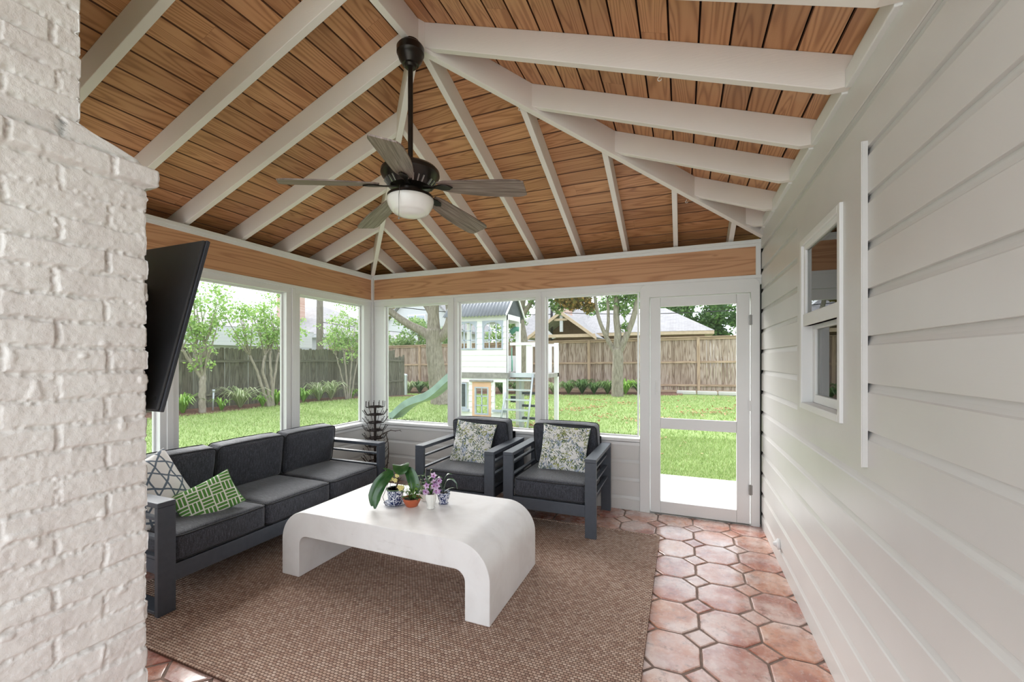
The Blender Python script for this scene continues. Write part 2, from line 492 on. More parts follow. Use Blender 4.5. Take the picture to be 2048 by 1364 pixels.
# ---------------------------------------------------------------- mesh tools
class MB:
    """collects shapes and links them as one mesh object"""
    def __init__(self):
        self.v = []; self.f = []; self.uv = []
    def add(self, verts, faces, uvs=None, mat=None):
        k = len(self.v)
        if mat is not None:
            verts = [tuple(mat @ Vector(p)) for p in verts]
        self.v += [tuple(p) for p in verts]
        for i, f in enumerate(faces):
            self.f.append(tuple(a + k for a in f))
            if uvs is not None:
                self.uv.append(list(uvs[i]))
            else:
                self.uv.append(None)
        return self
    def box(self, lo, hi, mat=None, axis=None):
        x0, y0, z0 = [min(a, b) for a, b in zip(lo, hi)]
        x1, y1, z1 = [max(a, b) for a, b in zip(lo, hi)]
        v = [(x0, y0, z0), (x1, y0, z0), (x1, y1, z0), (x0, y1, z0), (x0, y0, z1), (x1, y0, z1), (x1, y1, z1), (x0, y1, z1)]
        f = [(0, 3, 2, 1), (4, 5, 6, 7), (0, 1, 5, 4), (1, 2, 6, 5), (2, 3, 7, 6), (3, 0, 4, 7)]
        ex = (x1 - x0, y1 - y0, z1 - z0)
        la = axis if axis is not None else ex.index(max(ex))
        uvs = []
        for fc in f:
            pts = [v[i] for i in fc]
            fix = [k for k in range(3) if len({p[k] for p in pts}) == 1][0]
            oth = [k for k in range(3) if k != fix]
            if la in oth:
                a = la; b = [k for k in oth if k != la][0]
            else:
                a, b = oth
            uvs.append([(p[a], p[b]) for p in pts])
        return self.add(v, f, uvs, mat)
    def cbox(self, c, s, mat=None, axis=None):
        return self.box([c[i] - s[i] / 2 for i in range(3)], [c[i] + s[i] / 2 for i in range(3)], mat, axis)
    def prism(self, poly, p0, p1, frame):
        """poly in (a,b); frame(a,b,t) gives a point; extruded from t=p0 to t=p1"""
        n = len(poly)
        v = [frame(a, b, p0) for a, b in poly] + [frame(a, b, p1) for a, b in poly]
        f = [tuple(range(n)), tuple(range(2 * n - 1, n - 1, -1))]
        for i in range(n):
            j = (i + 1) % n
            f.append((i, i + n, j + n, j))
        per = [0.0]
        for i in range(n):
            a, b = poly[i], poly[(i + 1) % n]
            per.append(per[-1] + math.hypot(b[0] - a[0], b[1] - a[1]))
        uvs = [[poly[i] for i in range(n)], [poly[i] for i in range(n - 1, -1, -1)]]
        for i in range(n):
            uvs.append([(p0, per[i]), (p1, per[i]), (p1, per[i + 1]), (p0, per[i + 1])])
        return self.add(v, f, uvs)
    def tube(self, pts, rad, seg=8, cap=True):
        pts = [Vector(p) for p in pts]
        n = len(pts)
        if not hasattr(rad, '__len__'):
            rad = [rad] * n
        T = []
        for i in range(n):
            d = pts[min(i + 1, n - 1)] - pts[max(i - 1, 0)]
            T.append(d.normalized() if d.length > 1e-9 else Vector((0, 0, 1)))
        up = Vector((0, 0, 1)) if abs(T[0].z) < 0.9 else Vector((1, 0, 0))
        N = T[0].cross(up).normalized()
        v = []; f = []
        for i in range(n):
            N = (N - T[i] * N.dot(T[i]))
            N = N.normalized() if N.length > 1e-6 else T[i].orthogonal().normalized()
            B = T[i].cross(N)
            for k in range(seg):
                a = 2 * PI * k / seg
                v.append(pts[i] + (N * math.cos(a) + B * math.sin(a)) * rad[i])
        for i in range(n - 1):
            for k in range(seg):
                k2 = (k + 1) % seg
                f.append((i * seg + k, i * seg + k2, (i + 1) * seg + k2, (i + 1) * seg + k))
        if cap:
            f.append(tuple(range(seg - 1, -1, -1)))
            f.append(tuple((n - 1) * seg + k for k in range(seg)))
        return self.add(v, f)
    def lathe(self, prof, center=(0, 0, 0), seg=32, close=False):
        v = []; f = []
        cx, cy, cz = center
        n = len(prof)
        for r, z in prof:
            for k in range(seg):
                a = 2 * PI * k / seg
                v.append((cx + r * math.cos(a), cy + r * math.sin(a), cz + z))
        for i in range(n - 1):
            for k in range(seg):
                k2 = (k + 1) % seg
                f.append((i * seg + k, i * seg + k2, (i + 1) * seg + k2, (i + 1) * seg + k))
        if prof[0][0] > 1e-5: f.append(tuple(range(seg - 1, -1, -1)))
        if prof[-1][0] > 1e-5: f.append(tuple((n - 1) * seg + k for k in range(seg)))
        return self.add(v, f)
    def ball(self, c, r, seg=10, rings=6):
        return self.lathe([(max(1e-4, r * math.sin(PI * i / rings)) if 0 < i < rings else 1e-6, -r * math.cos(PI * i / rings)) for i in range(rings + 1)], c, seg)
    def build(self, name, mat, parent=None, smooth=False, bevel=0.0, origin=None, subsurf=0, autosmooth=None):
        me = bpy.data.meshes.new(name)
        vs = self.v
        if origin is not None:
            ox, oy, oz = origin
            vs = [(p[0] - ox, p[1] - oy, p[2] - oz) for p in vs]
        me.from_pydata(vs, [], self.f)
        if any(u is not None for u in self.uv):
            ul = me.uv_layers.new(name='UVMap')
            buf = np.zeros((len(me.loops), 2), dtype=np.float32)
            i = 0
            for fc, u in zip(self.f, self.uv):
                for k in range(len(fc)):
                    if u is not None:
                        buf[i] = u[k]
                    i += 1
            ul.data.foreach_set('uv', buf.ravel())
        me.materials.append(M[mat] if isinstance(mat, str) else mat)
        if smooth:
            me.polygons.foreach_set('use_smooth', [True] * len(me.polygons))
            if autosmooth:
                me.set_sharp_from_angle(angle=R(autosmooth))
        me.update()
        o = bpy.data.objects.new(name, me)
        COL.objects.link(o)
        if parent is not None:
            o.parent = parent
        if origin is not None:
            o.location = origin
        if bevel:
            b = o.modifiers.new('bevel', 'BEVEL')
            b.width = bevel; b.segments = 2; b.limit_method = 'ANGLE'; b.angle_limit = R(40)
        if subsurf:
            s_ = o.modifiers.new('subsurf', 'SUBSURF'); s_.levels = subsurf; s_.render_levels = subsurf
        return o

def empty(name, loc=(0, 0, 0), rz=0.0):
    o = bpy.data.objects.new(name, None)
    o.location = loc
    o.rotation_euler = (0, 0, rz)
    o.empty_display_size = 0.1
    COL.objects.link(o)
    return o

def tag(o, label=None, cat=None, group=None, kind=None):
    if label: o['label'] = label
    if cat: o['category'] = cat
    if group: o['group'] = group
    if kind: o['kind'] = kind
    return o

def struct(o, label=None):
    o['kind'] = 'structure'
    if label: o['label'] = label
    return o

def copy_tree(o, parent=None):
    c = o.copy()
    COL.objects.link(c)
    c.parent = parent
    for ch in [x for x in o.children]:
        copy_tree(ch, c)
    return c

def numpy_mesh(name, verts, faces_n, mat, parent=None, smooth=False, uv=None):
    """verts (N,3); faces_n (F,k) all same size"""
    verts = np.asarray(verts, dtype=np.float32); faces = np.asarray(faces_n, dtype=np.int32)
    me = bpy.data.meshes.new(name)
    F, k = faces.shape
    me.vertices.add(len(verts)); me.vertices.foreach_set('co', verts.ravel())
    me.loops.add(F * k); me.loops.foreach_set('vertex_index', faces.ravel())
    me.polygons.add(F)
    me.polygons.foreach_set('loop_start', np.arange(0, F * k, k, dtype=np.int32))
    if smooth:
        me.polygons.foreach_set('use_smooth', np.ones(F, dtype=bool))
    me.update(calc_edges=True)
    if uv is not None:
        ul = me.uv_layers.new(name='UVMap')
        ul.data.foreach_set('uv', np.asarray(uv, dtype=np.float32)[faces.ravel()].ravel())
    me.materials.append(M[mat] if isinstance(mat, str) else mat)
    o = bpy.data.objects.new(name, me)
    COL.objects.link(o)
    if parent is not None: o.parent = parent
    return o
# ================================================================ the porch shell
rng = random.Random(7)
nrg = np.random.RandomState(11)

def zL(x): return ZF + MP * (x - XL)
def zR(x): return ZRIDGE - MP * (x - XC)
def zB(y): return ZF + MP * (YB - y)

# ---- floor of octagon and dot clay tiles
floor = struct(empty('floor'), 'worn terracotta floor of octagon tiles with small square insets')
slab = MB().box((XL - 0.1, YF, -0.14), (XR + 0.1, YB + 0.09, -0.005))
slab.build('grout_bed', 'grout', floor)
tiles = MB()
PX_, PY_, CUT, GAP = 0.296, 0.307, 0.082, 0.0055
def tile_poly(poly, zz):
    n = len(poly)
    cx = sum(p[0] for p in poly) / n; cy = sum(p[1] for p in poly) / n
    tx, ty = rng.uniform(-0.004, 0.004), rng.uniform(-0.004, 0.004)
    rings = []
    fine = []
    for i in range(n):                       # subdivide edges with a slight hand-made wobble
        a, b = poly[i], poly[(i + 1) % n]
        L = math.hypot(b[0] - a[0], b[1] - a[1])
        k = max(2, int(L / 0.03))
        for j in range(k):
            t_ = j / k
            w = rng.uniform(-0.0014, 0.0014) if j else 0.0
            fine.append((a[0] + (b[0] - a[0]) * t_ + w, a[1] + (b[1] - a[1]) * t_ + w))
    for inset, z in ((0.0, -0.006), (0.0015, -0.002), (0.006, 0.0), (0.02, 0.0006)):
        ring = []
        for x, y in fine:
            d = math.hypot(x - cx, y - cy)
            s_ = (d - inset) / d
            xx = cx + (x - cx) * s_; yy = cy + (y - cy) * s_
            xx = min(max(xx, XL - 0.05), XR + 0.05)
            ring.append((xx, yy, z + zz + tx * (xx - cx) + ty * (yy - cy)))
        rings.append(ring)
    m = len(fine)
    v = sum(rings, [])
    f = []
    for r_ in range(3):
        for i in range(m):
            j = (i + 1) % m
            f.append((r_ * m + i, r_ * m + j, (r_ + 1) * m + j, (r_ + 1) * m + i))
    f.append(tuple(3 * m + i for i in range(m)))
    tiles.add(v, f)
for i in range(-14, 3):
    for j in range(-2, 20):
        cx = 0.085 + PX_ * (i + 0.5); cy = 3.632 - PY_ * (j + 0.5)
        if cy > YB + 0.15 or cy < YF or cx < XL - 0.1: continue
        hx, hy, c_ = PX_ / 2 - GAP, PY_ / 2 - GAP, CUT + 0.001
        if cx - 0.148 < XR: tile_poly([(cx - hx + c_, cy - hy), (cx + hx - c_, cy - hy), (cx + hx, cy - hy + c_), (cx + hx, cy + hy - c_),
                   (cx + hx - c_, cy + hy), (cx - hx + c_, cy + hy), (cx - hx, cy + hy - c_), (cx - hx, cy - hy + c_)], rng.uniform(-0.0008, 0.0008))
        dx, dy, q = 0.085 + PX_ * i, 3.632 - PY_ * j, CUT - GAP * 1.2
        if dy < YB + 0.1 and dx > XL:
            tile_poly([(dx - q, dy), (dx, dy - q), (dx + q, dy), (dx, dy + q)], rng.uniform(-0.0012, 0.0002))
tiles.build('clay_tiles', 'tile', floor)

# ---- ceiling: boards, rafters, hips, ridge
ceiling = struct(empty('ceiling'), 'stained pine board ceiling on white hip-roof rafters')
EAVE = 0.42
def board_slope(cross, zfun, lo_fun, hi_fun, frame, pitch_sign):
    """cross: list of horizontal positions across the slope; frame(a, c, z) with a along the board"""
    mb = MB()
    ch, gr = 0.0035, 0.011
    sl = math.sqrt(1 + MP * MP)
    for k in range(len(cross) - 1):
        c0, c1 = cross[k], cross[k + 1]
        lo = min(lo_fun(c0), lo_fun(c1)); hi = max(hi_fun(c0), hi_fun(c1))
        if hi - lo < 0.02: continue
        cuts = [lo]
        a = lo + rng.uniform(1.2, 6.4)
        while a < hi - 0.3:
            cuts.append(a); a += rng.uniform(3.2, 4.8)
        cuts.append(hi)
        for a0, a1 in zip(cuts[:-1], cuts[1:]):
            wv = (c1 - c0)
            prof = [(c0 + wv * 0.015, gr * 0.6), (c0 + wv * 0.038, 0.0), (c1 - wv * 0.038, 0.0), (c1 - wv * 0.015, gr * 0.6)]
            v = []; uvr = []
            u0 = rng.uniform(0, 5)
            for c_, up in prof:
                for a_ in (a0 + 0.0003, a1 - 0.0003):
                    aa = min(max(a_, lo_fun(c_)), hi_fun(c_))
                    v.append(frame(aa, c_, zfun(c_) + up)); uvr.append((aa + u0, (c_ - c0) * sl))
            f = []; uvs = []
            for r_ in range(3):
                q = (2 * r_, 2 * r_ + 1, 2 * r_ + 3, 2 * r_ + 2)
                if pitch_sign > 0: q = q[::-1]
                f.append(q); uvs.append([uvr[i] for i in q])
            mb.add(v, f, uvs)
    return mb
def steps(a, b, w):
    n = int(math.ceil(abs(b - a) / w)); s_ = (b - a) / n
    return [a + s_ * i for i in range(n + 1)]
bw = 0.1305
zd = lambda f: (lambda c: f(c) + RD)
left_deck = board_slope(steps(XL - EAVE, XC, bw), zd(zL), lambda x: YF, lambda x: min(YB + EAVE, YC + (XC - x)), lambda a, c, z: (c, a, z), 1)
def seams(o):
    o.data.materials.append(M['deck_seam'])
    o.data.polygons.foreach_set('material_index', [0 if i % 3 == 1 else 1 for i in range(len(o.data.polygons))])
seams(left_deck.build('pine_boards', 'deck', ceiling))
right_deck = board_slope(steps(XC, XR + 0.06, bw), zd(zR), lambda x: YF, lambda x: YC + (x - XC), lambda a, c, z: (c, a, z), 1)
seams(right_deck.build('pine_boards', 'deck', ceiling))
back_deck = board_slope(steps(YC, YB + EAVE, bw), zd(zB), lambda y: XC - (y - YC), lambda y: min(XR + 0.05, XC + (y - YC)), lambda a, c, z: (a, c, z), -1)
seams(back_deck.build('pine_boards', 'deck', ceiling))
# roof skin above the boards
rf = MB()
U_ = 0.02
def rp(x, y, z): return (x, y, z + RD + U_)
xl_, yb_ = XL - EAVE - 0.03, YB + EAVE + 0.03
xr_ = XR + 0.3
A = rp(xl_, YF, zL(xl_)); B = rp(XC, YF, ZRIDGE); Cc = rp(XC, YC, ZRIDGE); D = rp(xl_, yb_, zL(xl_)); E_ = rp(xr_, yb_, zB(yb_)); Fq = rp(xr_, YC + (xr_ - XC), zR(xr_)); G = rp(xr_, YF, zR(xr_))
base = [A, B, Cc, D, E_, Fq, G]
top = [(p[0], p[1], p[2] + 0.06) for p in base]
fs = [(0, 3, 2, 1), (2, 3, 4, 5), (1, 2, 5, 6)]
rf.add(base + top, [f[::-1] for f in fs] + [tuple(i + 7 for i in f) for f in fs] + [(0, 7, 10, 3), (3, 10, 11, 4), (4, 11, 12, 5), (5, 12, 13, 6), (0, 1, 8, 7), (1, 6, 13, 8)])
rf.build('roof_skin', 'black', ceiling)
RW = 0.040
def rafter(poly, frame, w=RW, name='rafter'):
    mb = MB().prism(poly, -w / 2, w / 2, frame)
    return mb.build(name, 'rafter', ceiling, bevel=0.003)
# left slope
ylist = [2.085 - 0.466 * k for k in range(1, 6)] + [2.085] + [2.085 + 0.457 * k for k in range(1, 5)]
for y in ylist:
    x1 = XC if y <= YC + 0.05 else XC - (y - YC)
    x0 = XL - EAVE + 0.03
    poly = [(x0, zL(x0) + 0.02), (XL - 0.02, zL(XL)), (x1, zL(x1)), (x1, zL(x1) + RD), (x0, zL(x0) + RD)]
    rafter(poly, lambda a, b, t, y=y: (a, y + t, b))
# right slope
ylist = [2.10 - 0.466 * k for k in range(1, 6)] + [2.10, 2.59, 3.05, 3.58, 3.98]
for y in ylist:
    x1 = XC if y <= YC + 0.08 else XC + (y - YC)
    zf = zR(XR - 0.075)
    poly = [(x1, zR(x1)), (XR - 0.075, zf), (XR, zf), (XR, zR(XR) + RD), (x1, zR(x1) + RD)]
    rafter(poly, lambda a, b, t, y=y: (a, y + t, b))
# back slope
for k in range(-4, 5):
    x = XC + 0.01 + 0.457 * k
    y1 = YC + 0.02 if k == 0 else YC + abs(x - XC)
    y0 = YB + EAVE - 0.03
    if k >= 4: x = 0.40; y1 = YC + (x - XC)
    poly = [(y0, zB(y0) + 0.02), (YB + 0.02, zB(YB)), (y1, zB(y1)), (y1, zB(y1) + RD), (y0, zB(y0) + RD)]
    rafter(poly, lambda a, b, t, x=x: (x + t, a, b))
# hips
def hip(p, q, za, zb):
    d = Vector((q[0] - p[0], q[1] - p[1], 0)); L = d.length; d.normalize(); n = Vector((-d.y, d.x, 0))
    poly = [(0, za - 0.028), (L, zb - 0.028), (L, zb + RD - 0.004), (0, za + RD - 0.004)]
    rafter(poly, lambda a, b, t: (p[0] + d.x * a + n.x * t, p[1] + d.y * a + n.y * t, b), 0.042, 'hip_rafter')
hip((XL, YB), (XC, YC), zL(XL), ZRIDGE)
e = XR - XC
hip((XR, YC + e), (XC, YC), zR(XR), ZRIDGE)
MB().box((XC - 0.021, YF, ZRIDGE - 0.03), (XC + 0.021, YC + 0.02, ZRIDGE + RD - 0.01)).build('ridge_beam', 'rafter', ceiling, bevel=0.003)
# closed eaves outside
ev = MB()
ev.box((XL - EAVE, YF, 2.44), (XL - 0.09, YB + EAVE, 2.455)).box((XL - 0.09, YB + 0.09, 2.44), (XR + 0.1, YB + EAVE, 2.455))
ev.box((XL - EAVE - 0.02, YF, 2.42), (XL - EAVE, YB + EAVE, 2.56)).box((XL - EAVE, YB + EAVE, 2.42), (XR + 0.3, YB + EAVE + 0.02, 2.56))
ev.build('soffit', 'white', ceiling)
# ledger strips along the right wall between rafters
lg = MB()
for a, b in zip([YF] + sorted(ylist), sorted(ylist) + [YC + e]):
    lg.box((XR - 0.028, a + 0.02, zR(XR) + 0.02), (XR, b - 0.02, zR(XR) + 0.095))
lg.build('wall_ledger', 'white', ceiling, bevel=0.004)

# ---- siding profile (grooved boards)
G0, GS = 1.539, 0.1755
def side_profile(z0, z1, top=2.43):
    """list of (depth, z) going up"""
    pts = [(0.0, z0)]
    k = int(math.floor((z0 - G0) / GS)) - 1
    while True:
        g = G0 + GS * k
        k += 1
        if g > min(z1, top): break
        if g - 0.036 <= z0: continue
        for d_, dz in ((0.0, -0.036), (0.004, -0.031), (0.009, -0.018), (0.0125, -0.006), (0.0135, 0.0), (0.0, 0.0005), (-0.0005, 0.002)):
            pts.append((d_, g + dz))
    pts.append((0.0, z1))
    return pts
def siding(frame, spans, z0, z1, thick=0.07, mb=None):
    mb = mb or MB()
    pr = side_profile(z0, z1)
    poly = pr + [(thick, z1), (thick, z0)]
    for a, b in spans:
        mb.prism(poly, a, b, frame)
    return mb
# right wall (house side)
wall_right = struct(empty('wall_right'), 'white painted grooved board wall of the house')
fr = lambda d_, z, t: (XR + d_, t, z)
WY0, WY1, WZ0, WZ1 = 2.134, 2.779, 1.19, 2.108
sd = siding(fr, [(YF, WY0), (WY1, YB)], 0.0, 2.75)
MB().box((XR - 0.0004, YB + 0.0005, 0.0), (XR + 0.07, YB + 0.10, 2.75)).build('corner_light_blocker', 'black', wall_right)  # black box added to block leaking daylight and keep groove ends dark
siding(fr, [(WY0, WY1)], 0.0, WZ0, mb=sd)
siding(fr, [(WY0, WY1)], WZ1, 2.75, mb=sd)
sd.build('board_siding', 'siding', wall_right)
pn = MB()
PY0, PY1, PZ0, PZ1 = 1.936, 2.886, 1.052, 2.262
for lo, hi in (((XR - 0.018, PY0, PZ0), (XR - 0.0005, WY0, PZ1)), ((XR - 0.018, WY1, PZ0), (XR - 0.0005, PY1, PZ1)),
               ((XR - 0.018, WY0, PZ0), (XR - 0.0005, WY1, WZ0)), ((XR - 0.018, WY0, WZ1), (XR - 0.0005, WY1, PZ1))):
    pn.box(lo, hi)
pn.build('window_surround_panel', 'siding', wall_right)
MB().box((XR - 0.021, PY0 - 0.001, PZ0 - 0.002), (XR - 0.0165, PY0 + 0.042, PZ1)).build('surround_edge_strip', 'siding', wall_right, bevel=0.002)
MB().box((XR - 0.006, YF, 2.4165), (XR, YB, 2.56)).build('frieze_board', 'siding', wall_right, bevel=0.003)
MB().box((XR + 0.07, YF, -0.1), (XR + 0.16, WY0 - 0.1, 2.7)).box((XR + 0.07, WY1 + 0.1, -0.1), (XR + 0.16, YB + 0.2, 2.7)).box((XR + 0.07, WY0 - 0.1, -0.1), (XR + 0.16, WY1 + 0.1, WZ0 - 0.05)).box((XR + 0.07, WY0 - 0.1, WZ1 + 0.05), (XR + 0.16, WY1 + 0.1, 2.7)).build('wall_core', 'siding', wall_right)

# window in the right wall
w1 = struct(empty('window_1'), 'white single-hung window in the panelled house wall')
def rect_frame(mb, y0, y1, z0, z1, w, x0, x1):
    mb.box((x0, y0, z0), (x1, y0 + w, z1)).box((x0, y1 - w, z0), (x1, y1, z1)).box((x0, y0 + w, z0), (x1, y1 - w, z0 + w)).box((x0, y0 + w, z1 - w), (x1, y1 - w, z1))
cs = MB(); rect_frame(cs, WY0, WY1, WZ0 - 0.005, WZ1, 0.034, XR - 0.031, XR + 0.07); cs.build('casing', 'white', w1, bevel=0.004)
cs = MB(); rect_frame(cs, WY0 + 0.03, WY1 - 0.03, 1.635, WZ1 - 0.03, 0.030, XR - 0.018, XR + 0.010); 
cs.box((XR - 0.022, WY0 + 0.034, 1.635), (XR + 0.01, WY1 - 0.034, 1.70)); us = cs.build('upper_sash', 'white', w1, bevel=0.003)
MB().box((XR - 0.006, WY0 + 0.06, 1.69), (XR - 0.002, WY1 - 0.06, WZ1 - 0.06)).build('pane', 'glass', us)
cs = MB(); rect_frame(cs, WY0 + 0.034, WY1 - 0.034, WZ0 + 0.03, 1.66, 0.045, XR + 0.022, XR + 0.048)
ls = cs.build('lower_sash', 'white', w1, bevel=0.003)
MB().box((XR + 0.034, WY0 + 0.075, WZ0 + 0.07), (XR + 0.038, WY1 - 0.075, 1.62)).build('pane', 'glass', ls)
rm = MB().box((XR + 0.17, 1.2, 0.2), (XR + 2.2, 3.8, 2.6))
room = rm.build('room_beyond', 'room', w1)
cu = MB(); n = 40
cv = []; cf = []
for i in range(n + 1):
    y = WY1 - 0.02 - 0.24 * i / n; x = XR + 0.11 + 0.014 * math.sin(i * 0.95)
    cv += [(x, y, 1.15), (x, y, 2.15)]
for i in range(n): cf.append((2 * i, 2 * i + 2, 2 * i + 3, 2 * i + 1))
cu.add(cv, cf).build('curtain', 'curtain', w1, smooth=True)

# ---- back and left screen walls
wall_back = struct(empty('wall_back'), 'screened back wall with white posts over grooved boards')
wall_left = struct(empty('wall_left'), 'screened left wall with white posts over grooved boards')
def bk(a, d_, z): return (a, YB + d_, z)          # a along, d outward
def lf(a, d_, z): return (XL - d_, a, z)
def wbox(fn, a0, a1, d0, d1, z0, z1, name, mat, parent, bev=0.003):
    p = fn(a0, d0, z0); q = fn(a1, d1, z1)
    return MB().box(p, q).build(name, mat, parent, bevel=bev)
TH = 0.09
b_open = [(-3.399, -2.501), (-2.370, -1.440), (-1.330, -0.391)]
l_open = [(-0.45, 0.30), (0.44, 0.86), (1.01, 1.90), (2.027, 2.970), (3.126, 4.045)]
# posts
for a0, a1 in ((-3.574, -3.399), (-2.501, -2.370), (-1.440, -1.330)):
    wbox(bk, a0, a1, 0, TH, OPEN_B, OPEN_T, 'post', 'white', wall_back)
for (a0, a1), (b0, b1) in zip([(YF, -0.52)] + l_open, l_open + [(4.197 + TH, 9)]):
    wbox(lf, a1, b0, 0, TH, OPEN_B, OPEN_T, 'post', 'white', wall_left)
# raised middle strip on mullions and corner bead
wbox(bk, -2.455, -2.416, -0.012, -0.0005, 0.70, 2.16, 'mullion_strip', 'white', wall_back)
wbox(bk, -1.402, -1.368, -0.012, -0.0005, 0.70, 2.16, 'mullion_strip', 'white', wall_back)
wbox(lf, 3.028, 3.068, -0.012, -0.0005, 0.70, 2.16, 'mullion_strip', 'white', wall_left)
wbox(lf, 1.942, 1.984, -0.012, -0.0005, 0.70, 2.16, 'mullion_strip', 'white', wall_left)
MB().box((XL, YB - 0.028, 0.0), (XL + 0.028, YB, 2.47)).build('corner_bead', 'white', wall_back, bevel=0.003)
# heads
wbox(bk, XL, XR, 0, TH, OPEN_T, 2.19, 'head_trim', 'white', wall_back)
wbox(bk, XL, XR, -0.012, 0, 2.163, 2.192, 'head_moulding', 'white', wall_back)
wbox(lf, YF, YB, 0, TH, OPEN_T, 2.19, 'head_trim', 'white', wall_left)
wbox(lf, YF, YB, -0.012, 0, 2.163, 2.192, 'head_moulding', 'white', wall_left)
# stained header beams
wbox(bk, XL + 0.028, XR - 0.02, -0.002, TH, 2.19, 2.442, 'header_beam', 'beam', wall_back, 0.002)
wbox(lf, YF, YB - 0.028, -0.002, TH, 2.19, 2.442, 'header_beam', 'beam', wall_left, 0.002)
wbox(bk, XR - 0.045, XR - 0.006, -0.012, TH, 2.19, 2.45, 'beam_end_trim', 'white', wall_back)
for fn, a0, a1, par in ((bk, XL, XR - 0.001, wall_back), (lf, YF, YB, wall_left)):
    wbox(fn, a0, a1, -0.010, TH, 2.440, 2.468, 'plate_trim', 'white', par)
    wbox(fn, a0, a1, -0.020, TH, 2.466, 2.498, 'plate_trim', 'white', par)
# knee walls
frb = lambda d_, z, t: (t, YB + d_, z)
siding(frb, [(XL, -0.378)], 0.0, OPEN_B - 0.045).build('board_siding', 'siding', wall_back)
frl = lambda d_, z, t: (XL - d_, t, z)
siding(frl, [(YF, YB + TH)], 0.0, OPEN_B - 0.045).build('board_siding', 'siding', wall_left)
# sills
def sill(fn, a0, a1, par):
    mb = MB()
    poly = [(-0.030, OPEN_B - 0.035), (-0.030, OPEN_B - 0.012), (-0.024, OPEN_B - 0.004), (TH, OPEN_B + 0.006), (TH, OPEN_B - 0.045), (-0.012, OPEN_B - 0.045), (-0.012, OPEN_B - 0.035)]
    mb.prism(poly, a0, a1, lambda d_, z, t: fn(t, d_, z))
    mb.build('sill', 'white', par, bevel=0.002)
    wbox(fn, a0, a1, -0.012, 0.0, OPEN_B - 0.075, OPEN_B - 0.036, 'sill_apron', 'white', par)
sill(bk, XL, -0.378, wall_back)
sill(lf, YF, YB, wall_left)
# screens
wi = 2
for fn, ops, par in ((bk, b_open, 0), (lf, l_open, 1)):
    for k, (a0, a1) in enumerate(ops):
        mb = MB(); w = 0.016
        for (p0, p1, z0, z1) in ((a0, a0 + w, OPEN_B, OPEN_T), (a1 - w, a1, OPEN_B, OPEN_T), (a0 + w, a1 - w, OPEN_B, OPEN_B + w), (a0 + w, a1 - w, OPEN_T - w, OPEN_T)):
            mb.box(fn(p0, 0.048, z0), fn(p1, 0.07, z1))
        o = mb.build('window_%d' % wi, 'white', None, bevel=0.002)
        struct(o, None)
        o['label'] = 'white framed screen opening in the %s wall' % ('back' if par == 0 else 'left')
        s_ = MB(); e_ = 0.012
        s_.add([fn(a0 + e_, 0.058, OPEN_B + e_), fn(a1 - e_, 0.058, OPEN_B + e_), fn(a1 - e_, 0.058, OPEN_T - e_), fn(a0 + e_, 0.058, OPEN_T - e_)], [(0, 1, 2, 3)])
        s_.build('insect_screen', 'screen', o)
        wi += 1

# ---- screen door
door = struct(empty('door_1', (0, 0, 0)), 'white screen door with two screened openings')
DX0, DX1, DZ0, DZ1 = -0.282, 0.548, 0.012, 2.036
# casing with rounded top corners, made as a flat ring
def arc(cx, cz, r, a0, a1, n=6):
    return [(cx + r * math.cos(a0 + (a1 - a0) * i / n), cz + r * math.sin(a0 + (a1 - a0) * i / n)) for i in range(n + 1)]
rr = 0.06
outer = [(-0.378, 0.0)] + arc(-0.378 + rr, 2.165 - rr, rr, PI, PI / 2) + arc(0.622 - rr, 2.165 - rr, rr, PI / 2, 0) + [(0.622, 0.0)]
inner = [(DX1 + 0.006, 0.0), (DX1 + 0.006, DZ1 + 0.006), (DX0 - 0.006, DZ1 + 0.006), (DX0 - 0.006, 0.0)]
MB().prism(outer + inner, -0.014, TH, lambda a, b, t: (a, YB + t, b)).build('door_casing', 'white', door, bevel=0.004)
MB().box((DX0 - 0.006, YB + 0.055, 0), (DX0 + 0.012, YB + TH, DZ1)).box((DX1 - 0.012, YB + 0.055, 0), (DX1 + 0.006, YB + TH, DZ1)).box((DX0, YB + 0.055, DZ1 - 0.012), (DX1, YB + TH, DZ1 + 0.006)).build('door_stop', 'white', door)
lfm = MB()
Y0, Y1 = YB - 0.004, YB + 0.028
for (x0, x1, z0, z1) in ((DX0, -0.192, DZ0, DZ1), (0.443, DX1, DZ0, DZ1), (-0.192, 0.443, DZ0, 0.122), (-0.192, 0.443, 0.806, 0.904), (-0.192, 0.443, 1.950, DZ1)):
    lfm.box((x0 + 0.0006, Y0, z0), (x1 - 0.0006, Y1, z1))
lfm.build('door_leaf', 'white', door, bevel=0.003)
for z0, z1 in ((0.115, 0.812), (0.898, 1.958)):
    MB().add([(-0.2, YB + 0.016, z0), (0.45, YB + 0.016, z0), (0.45, YB + 0.016, z1), (-0.2, YB + 0.016, z1)], [(0, 1, 2, 3)]).build('insect_screen', 'screen', door)
hd = MB().tube([(-0.232, YB - 0.004, 1.25), (-0.232, YB - 0.036, 1.24), (-0.232, YB - 0.04, 1.20), (-0.232, YB - 0.036, 1.14), (-0.232, YB - 0.004, 1.13)], 0.006, 8)
hd.box((-0.243, YB - 0.008, 1.235), (-0.221, YB - 0.003, 1.27)).box((-0.243, YB - 0.008, 1.11), (-0.221, YB - 0.003, 1.145))
hd.build('door_handle', 'white', door, smooth=False, bevel=0.001)
for z in (1.80, 1.05, 0.315):
    MB().tube([(DX1 + 0.003, YB - 0.016, z - 0.045), (DX1 + 0.003, YB - 0.016, z + 0.045)], 0.0065, 10).box((DX1 - 0.012, YB - 0.0155, z - 0.042), (DX1 + 0.018, YB - 0.0125, z + 0.042)).build('hinge', 'steel' if z != 1.05 else 'white', door)
